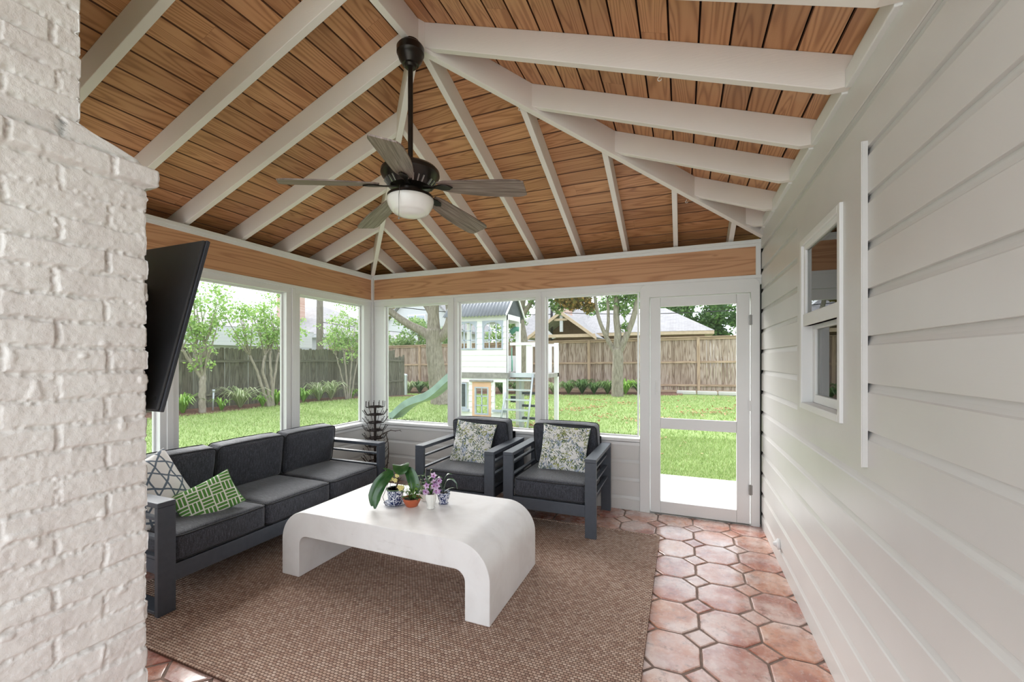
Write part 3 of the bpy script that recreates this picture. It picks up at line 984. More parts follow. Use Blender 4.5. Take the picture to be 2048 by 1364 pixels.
MB().box((DX0 - 0.02, YB - 0.01, -0.004), (DX1 + 0.02, YB + 0.1, 0.008)).build('threshold', 'steel', door)

# ================================================================ painted brick chimney
def vnoise(shape_seed, X, Y, fx, fy):
    rs = np.random.RandomState(shape_seed)
    g = rs.rand(257, 257)
    x = X * fx; y = Y * fy
    xi = np.floor(x).astype(int); yi = np.floor(y).astype(int)
    tx = x - xi; ty = y - yi
    tx = tx * tx * (3 - 2 * tx); ty = ty * ty * (3 - 2 * ty)
    g00 = g[xi % 256, yi % 256]; g10 = g[(xi + 1) % 256, yi % 256]; g01 = g[xi % 256, (yi + 1) % 256]; g11 = g[(xi + 1) % 256, (yi + 1) % 256]
    return (g00 * (1 - tx) + g10 * tx) * (1 - ty) + (g01 * (1 - tx) + g11 * tx) * ty
def smst(a, b, x):
    t_ = np.clip((x - a) / (b - a), 0, 1); return t_ * t_ * (3 - 2 * t_)
CHX, CHY = -1.703, 0.871
s_cols = list(np.arange(-1.75, -0.45, 0.013)) + list(np.arange(-0.45, 0.0, 0.0036)) + list(np.arange(0.0, 0.10, 0.005)) + list(np.arange(0.10, 1.25, 0.014))
S = np.array(s_cols); 
Zr = np.concatenate([np.arange(0.0, 0.5, 0.006), np.arange(0.5, 2.6, 0.0038), np.arange(2.6, 3.42, 0.012)])
SS, ZZ = np.meshgrid(S, Zr)
edge = CHY - 0.160 * smst(2.105, 2.178, ZZ) * 1.0
flue = smst(2.14, 2.19, ZZ)
# along coordinate for the pattern: y on the front face, continuing round the corner
along = np.where(SS < 0, edge + SS, CHY + SS)
warp = 0.006 * (vnoise(1, along + 9, ZZ + 3, 9, 9) - 0.5) + 0.006 * (vnoise(2, along + 9, ZZ + 3, 33, 33) - 0.5)
zc = np.where(ZZ < 2.11, ZZ - 0.788, (ZZ - 2.11) * 1.16 + 2.11 - 0.788) + warp + 0.006 * (vnoise(5, along + 9, ZZ, 3, 2) - 0.5)
CH_ = 0.078
rowi = np.floor(zc / CH_ + 0.5)
dz_ = np.abs(zc - rowi * CH_)                       # distance to bed joint
ridx = np.floor(zc / CH_).astype(int)
jit = vnoise(8, ridx + 100.0, ridx * 0.0, 0.37, 1.0) * 0.03 - 0.015
ax = (along - 0.533 - np.where(ridx % 2 == 0, 0.0, 0.115) - jit + warp * 0.8) / 0.23
da = np.abs(ax - np.round(ax)) * 0.23
bidx = np.floor(ax).astype(int)
bed = 1 - smst(0.004, 0.0095, dz_ + 0.004 * (vnoise(3, along + 9, ZZ, 60, 60) - 0.5))
head = 1 - smst(0.0035, 0.0085, da + 0.004 * (vnoise(4, along + 9, ZZ, 60, 60) - 0.5))
fade = 0.45 + 0.75 * vnoise(6, along + 9, ZZ, 6, 14)
mort = np.maximum(bed * (0.55 + 0.45 * fade), head)
brk = (np.random.RandomState(5).rand(400, 60)[(ridx + 60) % 400, (bidx + 20) % 60] - 0.5) * 0.006
rough = 0.0022 * (vnoise(9, along + 9, ZZ, 80, 80) - 0.5) + 0.0020 * (vnoise(10, along + 9, ZZ, 170, 170) - 0.5) * (0.4 + 2.2 * mort) + 0.0018 * (vnoise(12, along + 9, ZZ, 22, 22) - 0.5)
rough = rough + 0.009 * mort * (vnoise(13, along + 9, ZZ, 90, 110) - 0.5)
blob = smst(0.86, 0.97, vnoise(14, along + 9, ZZ, 20, 26)) * 0.005
Dp = -0.0085 * mort * fade + brk * (1 - mort) + rough + blob
Dp = Dp + 0.022 * smst(2.035, 2.05, ZZ) * (1 - smst(2.10, 2.115, ZZ)) - 0.012 * flue
# round off the corner brick ends
rc = 0.012
Xp = np.where(SS < 0, CHX + Dp, CHX - SS)
Yp = np.where(SS < 0, edge + SS, edge + Dp)
near = np.abs(SS) < rc
k_ = np.clip(np.abs(SS) / rc, 0, 1)
pull = (1 - k_) ** 2 * rc * 0.35
Xp = np.where(SS < 0, Xp - pull, Xp + 0 * pull - pull * 0 + np.where(near, Dp * (1 - k_), 0))
Yp = np.where(SS < 0, Yp + np.where(near, Dp * (1 - k_), 0), Yp - pull)
nz, ns = SS.shape
V = np.stack([Xp, Yp, ZZ], -1).reshape(-1, 3)
ii = np.arange(nz - 1)[:, None] * ns + np.arange(ns - 1)[None, :]
Fc = np.stack([ii, ii + 1, ii + ns + 1, ii + ns], -1).reshape(-1, 4)
chim = numpy_mesh('brick_chimney', V, Fc, 'brick', smooth=True)
tag(chim, 'white painted brick chimney filling the left edge, stepping in at its shoulder', 'chimney')

# ---- rug
rug = MB().box((-3.22, 1.262, 0.0022), (-0.172, 3.636, 0.012)).build('woven_rug', 'rug', bevel=0.003)
tag(rug, 'flat brown basket-weave rug under the coffee table and sofa', 'rug')
rb = MB()
for lo, hi in (((-3.22, 1.262, 0.003), (-0.172, 1.285, 0.0165)), ((-3.22, 3.613, 0.003), (-0.172, 3.636, 0.0165)), ((-3.22, 1.285, 0.003), (-3.197, 3.613, 0.0165)), ((-0.195, 1.285, 0.003), (-0.172, 3.613, 0.0165))):
    rb.box(lo, hi)
rb.build('hem', 'rug', rug, bevel=0.004)
# cap on the right wall
pc = MB()
pc.lathe([(0.0001, 0.0), (0.034, 0.0), (0.038, 0.006), (0.036, 0.016), (0.02, 0.022), (0.012, 0.040), (0.0001, 0.044)], (0, 0, 0), 20)
pcap = pc.build('pipe_cap', 'white', smooth=True, autosmooth=40)
pcap.rotation_euler = (0, R(-90), 0); pcap.location = (XR, 3.46, 0.150)
tag(pcap, 'round white pipe cover low on the board wall near the door', 'pipe cap')
# ================================================================ seating
import bmesh
def cushion(name, sx, sy, sz, parent, loc, rot=(0, 0, 0), crown=0.022, seed=0, r=0.035, mat='fabric', cuts=22, wr=0.004, sag=0.0):
    bm = bmesh.new()
    bmesh.ops.create_cube(bm, size=2.0)
    bmesh.ops.subdivide_edges(bm, edges=bm.edges[:], cuts=cuts, use_grid_fill=True)
    h = Vector((sx / 2, sy / 2, sz / 2))
    for v in bm.verts:
        p = v.co.copy()
        p = Vector([c * (1.5 - 0.5 * c * c) for c in p])
        q = Vector([max(-(h[i] - r), min(h[i] - r, p[i] * h[i])) for i in range(3)])
        d = Vector((p[0] * h[0], p[1] * h[1], p[2] * h[2])) - q
        # keep box surface points on the rounded shell
        dd = Vector([max(-r, min(r, c)) for c in d])
        if dd.length > 1e-7:
            pos = q + dd.normalized() * r
        else:
            pos = q
        a, b, c = p
        fz = max(0.0, abs(c)) ** 3
        pos.z += math.copysign(crown * fz * (1 - a * a) ** 0.8 * (1 - b * b) ** 0.8 if abs(a) < 1 and abs(b) < 1 else 0, c)
        pos.x += math.copysign(0.010 * abs(a) ** 3 * max(0, 1 - b * b) * max(0, 1 - c * c), a)
        pos.y += math.copysign(0.008 * abs(b) ** 3 * max(0, 1 - a * a) * max(0, 1 - c * c), b)
        nz_ = mnoise.noise(Vector((pos.x * 5, pos.y * 9, pos.z * 5)) + Vector((seed * 7.3, 1, 2)))
        n2_ = mnoise.noise(Vector((pos.x * 9, pos.y * 42, pos.z * 6)) + Vector((seed * 3.1, 5, 2)))
        edge_ = max(abs(a), abs(b)) ** 3
        nn = pos.normalized()
        pos += nn * (wr * nz_ + wr * 0.7 * n2_ * edge_)
        if sag:
            pos.z -= sag * math.exp(-((a * 1.2) ** 2 + (b * 1.2) ** 2)) * (c > 0)
        v.co = pos
    me = bpy.data.meshes.new(name); bm.to_mesh(me); bm.free()
    me.polygons.foreach_set('use_smooth', [True] * len(me.polygons))
    me.materials.append(M[mat])
    o = bpy.data.objects.new(name, me); COL.objects.link(o)
    o.parent = parent; o.location = loc; o.rotation_euler = rot
    # piping as a sub-part
    mb = MB()
    for sg in (1, -1):
        pts = []
        x_, y_, rr_ = sx / 2 - 0.004, sy / 2 - 0.004, r * 0.9
        z_ = sg * (sz / 2 - r * 0.36)
        for (cx_, cy_, a0) in ((x_ - rr_, y_ - rr_, 0), (-x_ + rr_, y_ - rr_, PI / 2), (-x_ + rr_, -y_ + rr_, PI), (x_ - rr_, -y_ + rr_, 3 * PI / 2)):
            for i in range(6):
                a_ = a0 + PI / 2 * i / 5
                pts.append((cx_ + rr_ * math.cos(a_), cy_ + rr_ * math.sin(a_)))
        full = []
        n = len(pts)
        for i in range(n):
            p0, p1 = pts[i], pts[(i + 1) % n]
            L_ = math.hypot(p1[0] - p0[0], p1[1] - p0[1]); k = max(1, int(L_ / 0.05))
            for j in range(k):
                t_ = j / k
                X = p0[0] + (p1[0] - p0[0]) * t_; Y = p0[1] + (p1[1] - p0[1]) * t_
                bx = 0.007 * max(0, 1 - (Y / y_) ** 2) if abs(abs(X) - x_) < rr_ * 0.5 else 0
                by = 0.006 * max(0, 1 - (X / x_) ** 2) if abs(abs(Y) - y_) < rr_ * 0.5 else 0
                full.append((X + math.copysign(bx, X), Y + math.copysign(by, Y), z_ + 0.0015 * math.sin(i * 2.1 + j)))
        full.append(full[0]); full.append(full[1])
        mb.tube(full, 0.0042, 6, cap=False)
    mb.build('piping', 'piping', o, smooth=True)
    return o

def seat_unit(name, label, cat, W, nseat, loc, rz, back_top, foot_bar, group=None, seed=0):
    D_ = 0.76; AW = 0.092; AT = 0.030; AH = 0.638
    root = empty(name, loc, rz)
    tag(root, label, cat, group)
    for sg in (-1, 1):
        y0, y1 = sorted((sg * W / 2, sg * (W / 2 - AW)))
        MB().box((D_ - AT, y0, 0.0), (D_, y1, AH - AT)).build('leg', 'metal', root, bevel=0.003)
        MB().box((0, y0, -0.0125), (AT, y1, AH - AT)).build('leg', 'metal', root, bevel=0.003)
        MB().box((0, y0, AH - AT), (D_, y1, AH)).build('armrest', 'metal', root, bevel=0.004)
        if foot_bar:
            MB().box((AT, y0, 0.012), (D_ - AT, y1, 0.030)).build('foot_bar', 'metal', root, bevel=0.003)
        for z in (0.53, 0.42, 0.31):
            MB().box((AT, y0 + 0.028, z - 0.008), (D_ - AT, y1 - 0.028, z + 0.008)).build('arm_rail', 'metal', root, bevel=0.002)
    i_ = W / 2 - AW
    sf = MB()
    sf.box((D_ - 0.035, -i_, 0.165), (D_ - 0.005, i_, 0.262)).box((0.04, -i_, 0.165), (0.07, i_, 0.262))
    sf.box((0.07, -i_, 0.165), (D_ - 0.035, -i_ + 0.03, 0.25)).box((0.07, i_ - 0.03, 0.165), (D_ - 0.035, i_, 0.25))
    sf.build('seat_frame', 'metal', root, bevel=0.003)
    sl = MB()
    k = max(5, int((2 * i_) / 0.14))
    for j in range(k):
        y = -i_ + 0.03 + (2 * i_ - 0.06) * (j + 0.5) / k
        sl.box((0.07, y - 0.025, 0.232), (D_ - 0.035, y + 0.025, 0.248))
    sl.build('seat_slats', 'metal', root)
    bf = MB()
    bf.box((0.012, -i_ + 0.0, 0.62), (0.035, i_, 0.70)).box((0.012, -i_, 0.44), (0.035, i_, 0.50))
    for j in range(nseat + 1):
        y = -i_ + 2 * i_ * j / nseat
        y = max(-i_ + 0.015, min(i_ - 0.015, y))
        bf.box((0.012, y - 0.015, 0.25), (0.035, y + 0.015, 0.70))
    bf.build('back_frame', 'metal', root, bevel=0.002)
    cw = 2 * i_ / nseat
    for j in range(nseat):
        y = -i_ + cw * (j + 0.5)
        cushion('seat_cushion', 0.70, cw - 0.006, 0.165, root, (0.40, y, 0.3425), crown=0.022, seed=seed + j, sag=0.004)
        hgt = back_top - 0.425
        cushion('back_cushion', hgt, cw - 0.010, 0.15, root, (0.135, y, 0.432 + hgt / 2), (0, R(-82), 0), crown=0.018, seed=seed + 10 + j, wr=0.005)
    return root
sofa = seat_unit('outdoor_sofa', 'three-seat charcoal cushioned sofa with slate metal frame along the left screens', 'sofa', 1.93, 3, (-3.462, 2.390, 0.0126), 0.0, 0.785, True, seed=1)
ch1 = seat_unit('outdoor_armchair', 'charcoal armchair beside the bottle rack, partly behind the coffee table', 'armchair', 0.81, 1, (-1.922, 4.078, 0.0), R(-90), 0.825, False, 'matching charcoal armchairs', seed=30)
ch2 = seat_unit('outdoor_armchair', 'charcoal armchair closest to the screen door, its legs fully in view', 'armchair', 0.81, 1, (-1.044, 4.125, 0.0), R(-90), 0.825, False, 'matching charcoal armchairs', seed=50)
for o_ in (ch1, ch2): o_.location.z = 0.0126

def throw_pillow(name, w, h, thick, mat, loc, basis, label, group=None, seed=0):
    """basis: (right, up, normal) unit vectors"""
    N = 26
    v = []; uv = []; f = []
    for side in (1, -1):
        for i in range(N + 1):
            for j in range(N + 1):
                a = -1 + 2 * i / N; b = -1 + 2 * j / N
                a2 = math.sin(a * PI / 2); b2 = math.sin(b * PI / 2)
                pin = 0.075
                x = a2 * w / 2 * (1 - pin * (1 - b2 * b2) * abs(a2) ** 2)
                y = b2 * h / 2 * (1 - pin * (1 - a2 * a2) * abs(b2) ** 2)
                t_ = max(0.0, (1 - a2 * a2)) ** 0.42 * max(0.0, (1 - b2 * b2)) ** 0.42
                z = side * (thick / 2 * t_ + 0.0)
                z += 0.006 * mnoise.noise(Vector((x * 11, y * 11, seed * 3.3 + side))) * t_ ** 0.5
                z += 0.010 * mnoise.noise(Vector((x * 4 + 3, y * 4, seed * 5.3)))
                v.append((x, y, z)); uv.append((x + seed, y))
    n1 = (N + 1) * (N + 1)
    for s_ in range(2):
        for i in range(N):
            for j in range(N):
                q = (s_ * n1 + i * (N + 1) + j, s_ * n1 + (i + 1) * (N + 1) + j, s_ * n1 + (i + 1) * (N + 1) + j + 1, s_ * n1 + i * (N + 1) + j + 1)
                f.append(q if s_ == 0 else q[::-1])
    o = numpy_mesh(name, v, f, mat, smooth=True, uv=uv)
    r_, u_, n_ = basis
    mt = Matrix((( r_.x, u_.x, n_.x, loc[0]), (r_.y, u_.y, n_.y, loc[1]), (r_.z, u_.z, n_.z, loc[2]), (0, 0, 0, 1)))
    o.matrix_world = mt
    tag(o, label, 'throw pillow', group)
    # stitched welt round the edge
    mb = MB()
    pts = []
    for k in range(4 * 24):
        s_ = k / 24.0; e_ = int(s_); t_ = -1 + 2 * (s_ - e_)
        a2, b2 = [(t_, -1), (1, t_), (-t_, 1), (-1, -t_)][e_]
        a3 = math.sin(a2 * PI / 2); b3 = math.sin(b2 * PI / 2)
        x = a3 * w / 2 * (1 - 0.075 * (1 - b3 * b3) * abs(a3) ** 2); y = b3 * h / 2 * (1 - 0.075 * (1 - a3 * a3) * abs(b3) ** 2)
        pts.append((x, y, 0.010 * mnoise.noise(Vector((x * 4 + 3, y * 4, seed * 5.3)))))
    pts += pts[:1]
    mb.tube(pts, 0.003, 5, cap=False)
    e = mb.build('pillow_seam', mat, o, smooth=True)
    return o
def basis(normal, roll=0.0):
    n_ = Vector(normal).normalized()
    r_ = Vector((0, 0, 1)).cross(n_).normalized()
    u_ = n_.cross(r_).normalized()
    q = Matrix.Rotation(roll, 3, n_)
    return (q @ r_, q @ u_, n_)
throw_pillow('throw_pillow', 0.44, 0.42, 0.12, 'print_leaf', (-1.935, 3.735, 0.625), basis((0.02, -1, 0.34), R(-4)), 'leafy green and blue print pillow on the armchair beside the bottle rack', 'leaf print pillows', 1)
throw_pillow('throw_pillow', 0.45, 0.43, 0.12, 'print_leaf', (-1.012, 3.775, 0.630), basis((0.04, -1, 0.34), R(-3)), 'leafy green and blue print pillow on the armchair closest to the screen door', 'leaf print pillows', 3)
throw_pillow('throw_pillow', 0.42, 0.42, 0.13, 'print_lattice', (-3.12, 1.635, 0.625), basis((0.80, 0.25, 0.38), R(12)), 'white pillow with grey star lattice print leaning in the near sofa corner', None, 5)
throw_pillow('throw_pillow', 0.35, 0.25, 0.11, 'print_green', (-2.93, 1.835, 0.520), basis((0.78, -0.50, 0.42), R(24)), 'green and white fretwork lumbar pillow leaning on the lattice pillow', None, 8)

# ================================================================ coffee table
ct = MB()
TX0, TX1, TY0, TY1, TZ = -2.504, -0.960, 2.048, 2.806, 0.435
ro, ri, th = 0.205, 0.065, 0.152
outer = [(TX0, 0.0)] + arc(TX0 + ro, TZ - ro, ro, PI, PI / 2, 14) + arc(TX1 - ro, TZ - ro, ro, PI / 2, 0, 14) + [(TX1, 0.0)]
x0, x1, zt = TX0 + th, TX1 - th, TZ - th - 0.008
inner = [(x1, 0.0)] + arc(x1 - ri, zt - ri, ri, 0, PI / 2, 8) + arc(x0 + ri, zt - ri, ri, PI / 2, PI, 8) + [(x0, 0.0)]
n = len(outer)
ct.prism(outer + inner, TY0, TY1, lambda a, b, t: (a, t, b + 0.0126))
table = ct.build('coffee_table', 'plaster', smooth=True, autosmooth=32, bevel=0.004)
tag(table, 'white plaster waterfall coffee table with rounded shoulders on the rug', 'coffee table')
TZ += 0.0126

# ================================================================ ceiling fan
FX, FY = -1.44, 2.008
fan = tag(empty('ceiling_fan', (FX, FY, 3.26)), 'bronze ceiling fan with five weathered wood blades and frosted bowl light', 'ceiling fan')
def fl(prof): return [(r_, z - 3.26) for r_, z in prof]
MB().lathe(fl([(0.0001, 3.262), (0.052, 3.262), (0.052, 3.248), (0.070, 3.240), (0.077, 3.230), (0.077, 3.196), (0.072, 3.190), (0.070, 3.178), (0.062, 3.158), (0.048, 3.140), (0.046, 3.134), (0.036, 3.130), (0.030, 3.118), (0.018, 3.112), (0.0001, 3.112)]), seg=36).build('canopy', 'bronze', fan, smooth=True, autosmooth=35)
MB().lathe(fl([(0.0001, 3.12), (0.0145, 3.12), (0.0145, 2.57), (0.0001, 2.57)]), seg=16).build('downrod', 'bronze', fan, smooth=True, autosmooth=35)
MB().lathe(fl([(0.0001, 2.60), (0.024, 2.60), (0.028, 2.575), (0.06, 2.568), (0.110, 2.556), (0.150, 2.54), (0.163, 2.525), (0.165, 2.505), (0.158, 2.49), (0.150, 2.482), (0.138, 2.462), (0.112, 2.436), (0.082, 2.428), (0.070, 2.420), (0.070, 2.395), (0.088, 2.385), (0.0001, 2.383)]), seg=48).build('motor_housing', 'bronze', fan, smooth=True, autosmooth=30)
for k in range(30):
    if (k % 6) == 5: continue
    a = 2 * PI * k / 30
    m_ = Matrix.Rotation(a, 4, 'Z') @ Matrix.Translation((0.1285, 0, 2.4495 - 3.26)) @ Matrix.Rotation(R(42), 4, 'Y')
    MB().box((-0.004, -0.0035, -0.019), (0.006, 0.0035, 0.019), m_).build('vent_fin', 'steel', fan)
MB().lathe(fl([(0.0001, 2.392), (0.10, 2.392), (0.128, 2.384), (0.130, 2.372), (0.120, 2.368), (0.0001, 2.366)]), seg=40).build('light_fitter', 'bronze', fan, smooth=True, autosmooth=35)
MB().lathe(fl([(0.122, 2.374), (0.131, 2.366), (0.131, 2.352), (0.124, 2.328), (0.108, 2.300), (0.094, 2.288), (0.086, 2.287), (0.082, 2.281), (0.05, 2.272), (0.02, 2.269), (0.0001, 2.2685)]), seg=44).build('glass_bowl', 'opal', fan, smooth=True, autosmooth=50)
MB().tube([(0.02, -0.125, 2.40 - 3.26), (0.022, -0.135, 2.34 - 3.26), (0.022, -0.135, 2.22 - 3.26)], 0.0013, 5).ball((0.022, -0.135, 2.215 - 3.26), 0.006, 8, 6).build('pull_chain', 'steel', fan, smooth=True)
blademe = None; brme = None
for k in range(5):
    a = R(8.0 + 72 * k)
    droop = R(7.0)
    if blademe is None:
        N_ = 22; v = []; f = []
        for i in range(N_ + 1):
            t_ = i / N_
            x = 0.175 + 0.500 * t_
            w_ = 0.046 + 0.030 * math.sin(min(1, t_ * 1.35) * PI / 2)
            if t_ > 0.9: w_ *= math.sqrt(max(0.0, 1 - ((t_ - 0.9) / 0.1) ** 2 * 0.45))
            if t_ < 0.08: w_ *= 0.75 + 0.25 * t_ / 0.08
            sk = 0.008 * math.sin(t_ * PI)
            for (yy, zz) in ((-w_, -0.0035), (w_, -0.0035), (w_, 0.0035), (-w_, 0.0035)):
                v.append((x, yy + sk, zz))
        for i in range(N_):
            for q in range(4):
                q2 = (q + 1) % 4
                f.append((4 * i + q, 4 * (i + 1) + q, 4 * (i + 1) + q2, 4 * i + q2))
        f.append((0, 1, 2, 3)); f.append((4 * N_ + 3, 4 * N_ + 2, 4 * N_ + 1, 4 * N_))
        bl = MB().add(v, f).build('blade', 'blade', fan, bevel=0.001)
        br = MB()
        br.prism([(0.075, -0.016), (0.15, -0.011), (0.20, -0.026), (0.235, -0.022), (0.262, 0.0), (0.235, 0.022), (0.20, 0.026), (0.15, 0.011), (0.075, 0.016)], -0.0115, -0.0045, lambda p, q, t: (p, q, t))
        bo = br.build('blade_bracket', 'bronze', bl, bevel=0.002)
        b0 = bl
    else:
        bl = copy_tree(b0, fan)
    bl.rotation_mode = 'ZYX'
    bl.matrix_local = Matrix.Translation((0, 0, 2.447 - 3.26)) @ Matrix.Rotation(a, 4, 'Z') @ Matrix.Rotation(droop, 4, 'Y') @ Matrix.Rotation(R(-12), 4, 'X')

# ================================================================ television
tv = empty('television', (-1.690, 0.902, 1.268))
tv.rotation_euler = (R(-13.8), 0, 0)
tag(tv, 'black flat television tilted downward beside the brick chimney, seen from its back', 'television')
MB().box((-1.10, -0.004, 0.0), (0.0, 0.010, 0.66)).build('screen_panel', 'tvedge', tv, bevel=0.003)
MB().box((-1.096, -0.014, 0.004), (-0.003, -0.0035, 0.656)).build('rear_cover', 'tvplastic', tv, bevel=0.004)
MB().tube([(-0.030, -0.0150, 0.045), (-0.030, -0.0130, 0.045)], 0.0075, 12).build('screw_recess', 'black', tv)
mt_ = MB().box((-0.75, -0.06, 0.22), (-0.35, -0.02, 0.50)).box((-0.60, -0.10, 0.30), (-0.50, -0.05, 0.40))
mt_.build('wall_bracket', 'bronze', tv, bevel=0.003)

# ================================================================ bottle drying rack
RX, RY = -3.285, 3.90
rack = tag(empty('bottle_drying_rack', (RX, RY, 0)), 'rusty iron bottle drying rack with tiers of prongs standing in the corner', 'bottle rack')
MB().lathe([(0.0001, 0.0), (0.0135, 0.0), (0.0135, 0.925), (0.0001, 0.93)], seg=10).build('centre_post', 'rust', rack, smooth=True, autosmooth=40)
bs_ = MB()
for k in range(3):
    a = 2 * PI * k / 3 + 0.5
    bs_.tube([(0.015 * math.cos(a), 0.015 * math.sin(a), 0.10), (0.12 * math.cos(a), 0.12 * math.sin(a), 0.06), (0.16 * math.cos(a), 0.16 * math.sin(a), 0.004)], 0.006, 6)
bs_.tube([(0.13 * math.cos(2 * PI * i / 24), 0.13 * math.sin(2 * PI * i / 24), 0.05) for i in range(25)], 0.005, 6, cap=False)
bs_.build('foot_ring', 'rust', rack, smooth=True)
zr_ = [0.905, 0.815, 0.725, 0.635, 0.545, 0.455, 0.365, 0.275, 0.185]
for ti, z in enumerate(zr_):
    rg = MB()
    v = []; f = []
    K = 28
    for i in range(K):
        a = 2 * PI * i / K; cx_, sy_ = math.cos(a), math.sin(a)
        for (r_, dz) in ((0.069, 0), (0.073, 0), (0.073, 0.016), (0.069, 0.016)):
            v.append((r_ * cx_, r_ * sy_, z + dz))
    for i in range(K):
        j = (i + 1) % K
        for q in range(4):
            q2 = (q + 1) % 4
            f.append((4 * i + q, 4 * j + q, 4 * j + q2, 4 * i + q2))
    rg.add(v, f)
    for k in range(3):
        a = 2 * PI * k / 3 + ti * 0.3
        rg.tube([(0, 0, z + 0.008), (0.071 * math.cos(a), 0.071 * math.sin(a), z + 0.008)], 0.0035, 5)
    rg.build('prong_ring', 'rust', rack)
    nh = 11
    for k in range(nh):
        a = 2 * PI * k / nh + ti * 0.37 + 0.1
        c_, s_ = math.cos(a), math.sin(a)
        jx = rng.uniform(-0.008, 0.008)
        if ti == 0:
            pts = [(0.072, 0.002), (0.098, 0.002), (0.104, 0.008), (0.105 + jx * 0.5, 0.066)]
        else:
            pts = [(0.072, 0.004), (0.096, 0.004), (0.104, 0.010), (0.142 + jx, 0.062 + jx)]
        h3 = [(p * c_, p * s_, z + q) for p, q in pts]
        hk = MB().tube(h3, 0.0034, 5)
        hk.ball(h3[-1], 0.0052, 6, 4)
        hk.build('prong', 'rust', rack, smooth=True)
# bare branch propped in the rack
brn = MB()
def px2(dx, dz, dy=0.0): return (RX + 0.927 * dx - 0.3757 * dy, RY + 0.3757 * dx + 0.927 * dy, dz)
brn.tube([px2(0.10, 0.03), px2(0.135, 0.20), px2(0.155, 0.36), px2(0.15, 0.50), px2(0.125, 0.60), px2(0.10, 0.605)], [0.006, 0.006, 0.0055, 0.005, 0.005, 0.004], 7)
brn.tube([px2(0.055, 0.572), px2(0.10, 0.605), px2(0.18, 0.640), px2(0.235, 0.633), px2(0.285, 0.640), px2(0.305, 0.622)], [0.006, 0.006, 0.005, 0.004, 0.0035, 0.002], 7)
brn.tube([px2(0.235, 0.633), px2(0.232, 0.622)], 0.002, 5).tube([px2(0.285, 0.640), px2(0.298, 0.647)], 0.002, 5).tube([px2(0.18, 0.64), px2(0.185, 0.652)], 0.002, 5).tube([px2(0.10, 0.605), px2(0.085, 0.63), px2(0.08, 0.65)], [0.003, 0.002, 0.001], 5)
bro = brn.build('bare_branch', 'twig', smooth=True)
tag(bro, 'bare crooked branch curling out of the bottle rack', 'branch')

# ================================================================ plants on the table
def ribbon(mb, pts, widths, fold=0.25, seg=None, wob=0.0, twist=0.0):
    """leaf blade following pts (Vectors) with half-widths; folded along the midrib"""
    P = [Vector(p) for p in pts]
    # catmull resample
    out = []; ow = []
    n = len(P); S_ = seg or 5
    for i in range(n - 1):
        p0 = P[max(i - 1, 0)]; p1 = P[i]; p2 = P[i + 1]; p3 = P[min(i + 2, n - 1)]
        for k in range(S_):
            t_ = k / S_
            out.append(0.5 * ((2 * p1) + (p2 - p0) * t_ + (2 * p0 - 5 * p1 + 4 * p2 - p3) * t_ * t_ + (3 * p1 - p0 - 3 * p2 + p3) * t_ ** 3))
            ow.append(widths[i] + (widths[i + 1] - widths[i]) * t_)
    out.append(P[-1]); ow.append(widths[-1])
    v = []; f = []
    side0 = None
    for i, p in enumerate(out):
        d = (out[min(i + 1, len(out) - 1)] - out[max(i - 1, 0)]).normalized()
        sd_ = d.cross(Vector((0, 0, 1)))
        if sd_.length < 0.15 and side0 is not None: sd_ = side0
        sd_.normalize()
        if side0 is not None and sd_.dot(side0) < 0: sd_ = -sd_
        side0 = sd_
        up = sd_.cross(d).normalized()
        if up.z < 0: up = -up
        sdr = sd_ * math.cos(twist) + up * math.sin(twist); upr = up * math.cos(twist) - sd_ * math.sin(twist)
        w_ = max(ow[i], 0.0004)
        for s_ in (-1, -0.5, 0, 0.5, 1):
            v.append(p + sdr * w_ * s_ + upr * w_ * fold * abs(s_) ** 1.3)
    for i in range(len(out) - 1):
        for k in range(4):
            a = i * 5 + k
            f.append((a, a + 1, a + 6, a + 5))
    mb.add(v, f)
def soil_disc(mb, c, r): mb.lathe([(0.0001, 0.002), (r, 0.0)], c, 20)
T0 = TZ + 0.0005
# big orchid in the blue and white pot
sx_, sy_ = -1.850, 2.405
sau = MB().lathe([(0.0001, 0.0), (0.045, 0.0), (0.050, 0.004), (0.074, 0.010), (0.080, 0.015), (0.078, 0.017), (0.070, 0.0135), (0.045, 0.0085), (0.0001, 0.0085)], (0, 0, 0), 36).build('saucer', 'china', smooth=True, autosmooth=50)
sau.location = (sx_, sy_, T0)
tag(sau, 'blue and white china saucer under the largest patterned pot', 'saucer')
orc = tag(empty('potted_orchid', (sx_, sy_, T0 + 0.009)), 'orchid with long drooping dark leaves in the largest blue and white pot', 'potted plant')
def pot_prof(r0, r1, h, t_=0.004, lip=0.003):
    return [(0.0001, 0), (r0, 0), (r0 + (r1 - r0) * 0.5, h * 0.5), (r1, h - 0.008), (r1 + lip, h - 0.006), (r1 + lip, h), (r1 - t_, h), (r1 - t_ - 0.002, h - 0.016), (0.0001, h - 0.016)]
MB().lathe(pot_prof(0.047, 0.058, 0.100), seg=36).build('pot', 'china', orc, smooth=True, autosmooth=40)
MB().lathe([(0.0545, 0.0), (0.0615, 0.0), (0.0620, 0.005), (0.0545, 0.0055), (0.0545, 0.0)], (0, 0, 0.0975), 36).build('pot_rim', 'leaf_dark', orc, smooth=True, autosmooth=40)
s_ = MB(); soil_disc(s_, (0, 0, 0.090), 0.053); s_.build('soil', 'dirt', orc)
MB().tube([(0.008, 0.0, 0.088), (0.012, 0.0, 0.12), (0.020, 0.005, 0.15), (0.012, 0.01, 0.175), (0.0, 0.015, 0.205), (-0.012, 0.02, 0.225)], [0.007, 0.006, 0.006, 0.006, 0.006, 0.005], 8).tube([(0.02, 0.005, 0.15), (0.034, 0.0, 0.17), (0.05, 0.0, 0.18)], [0.005, 0.004, 0.003], 6).build('stem', 'twig', orc, smooth=True)
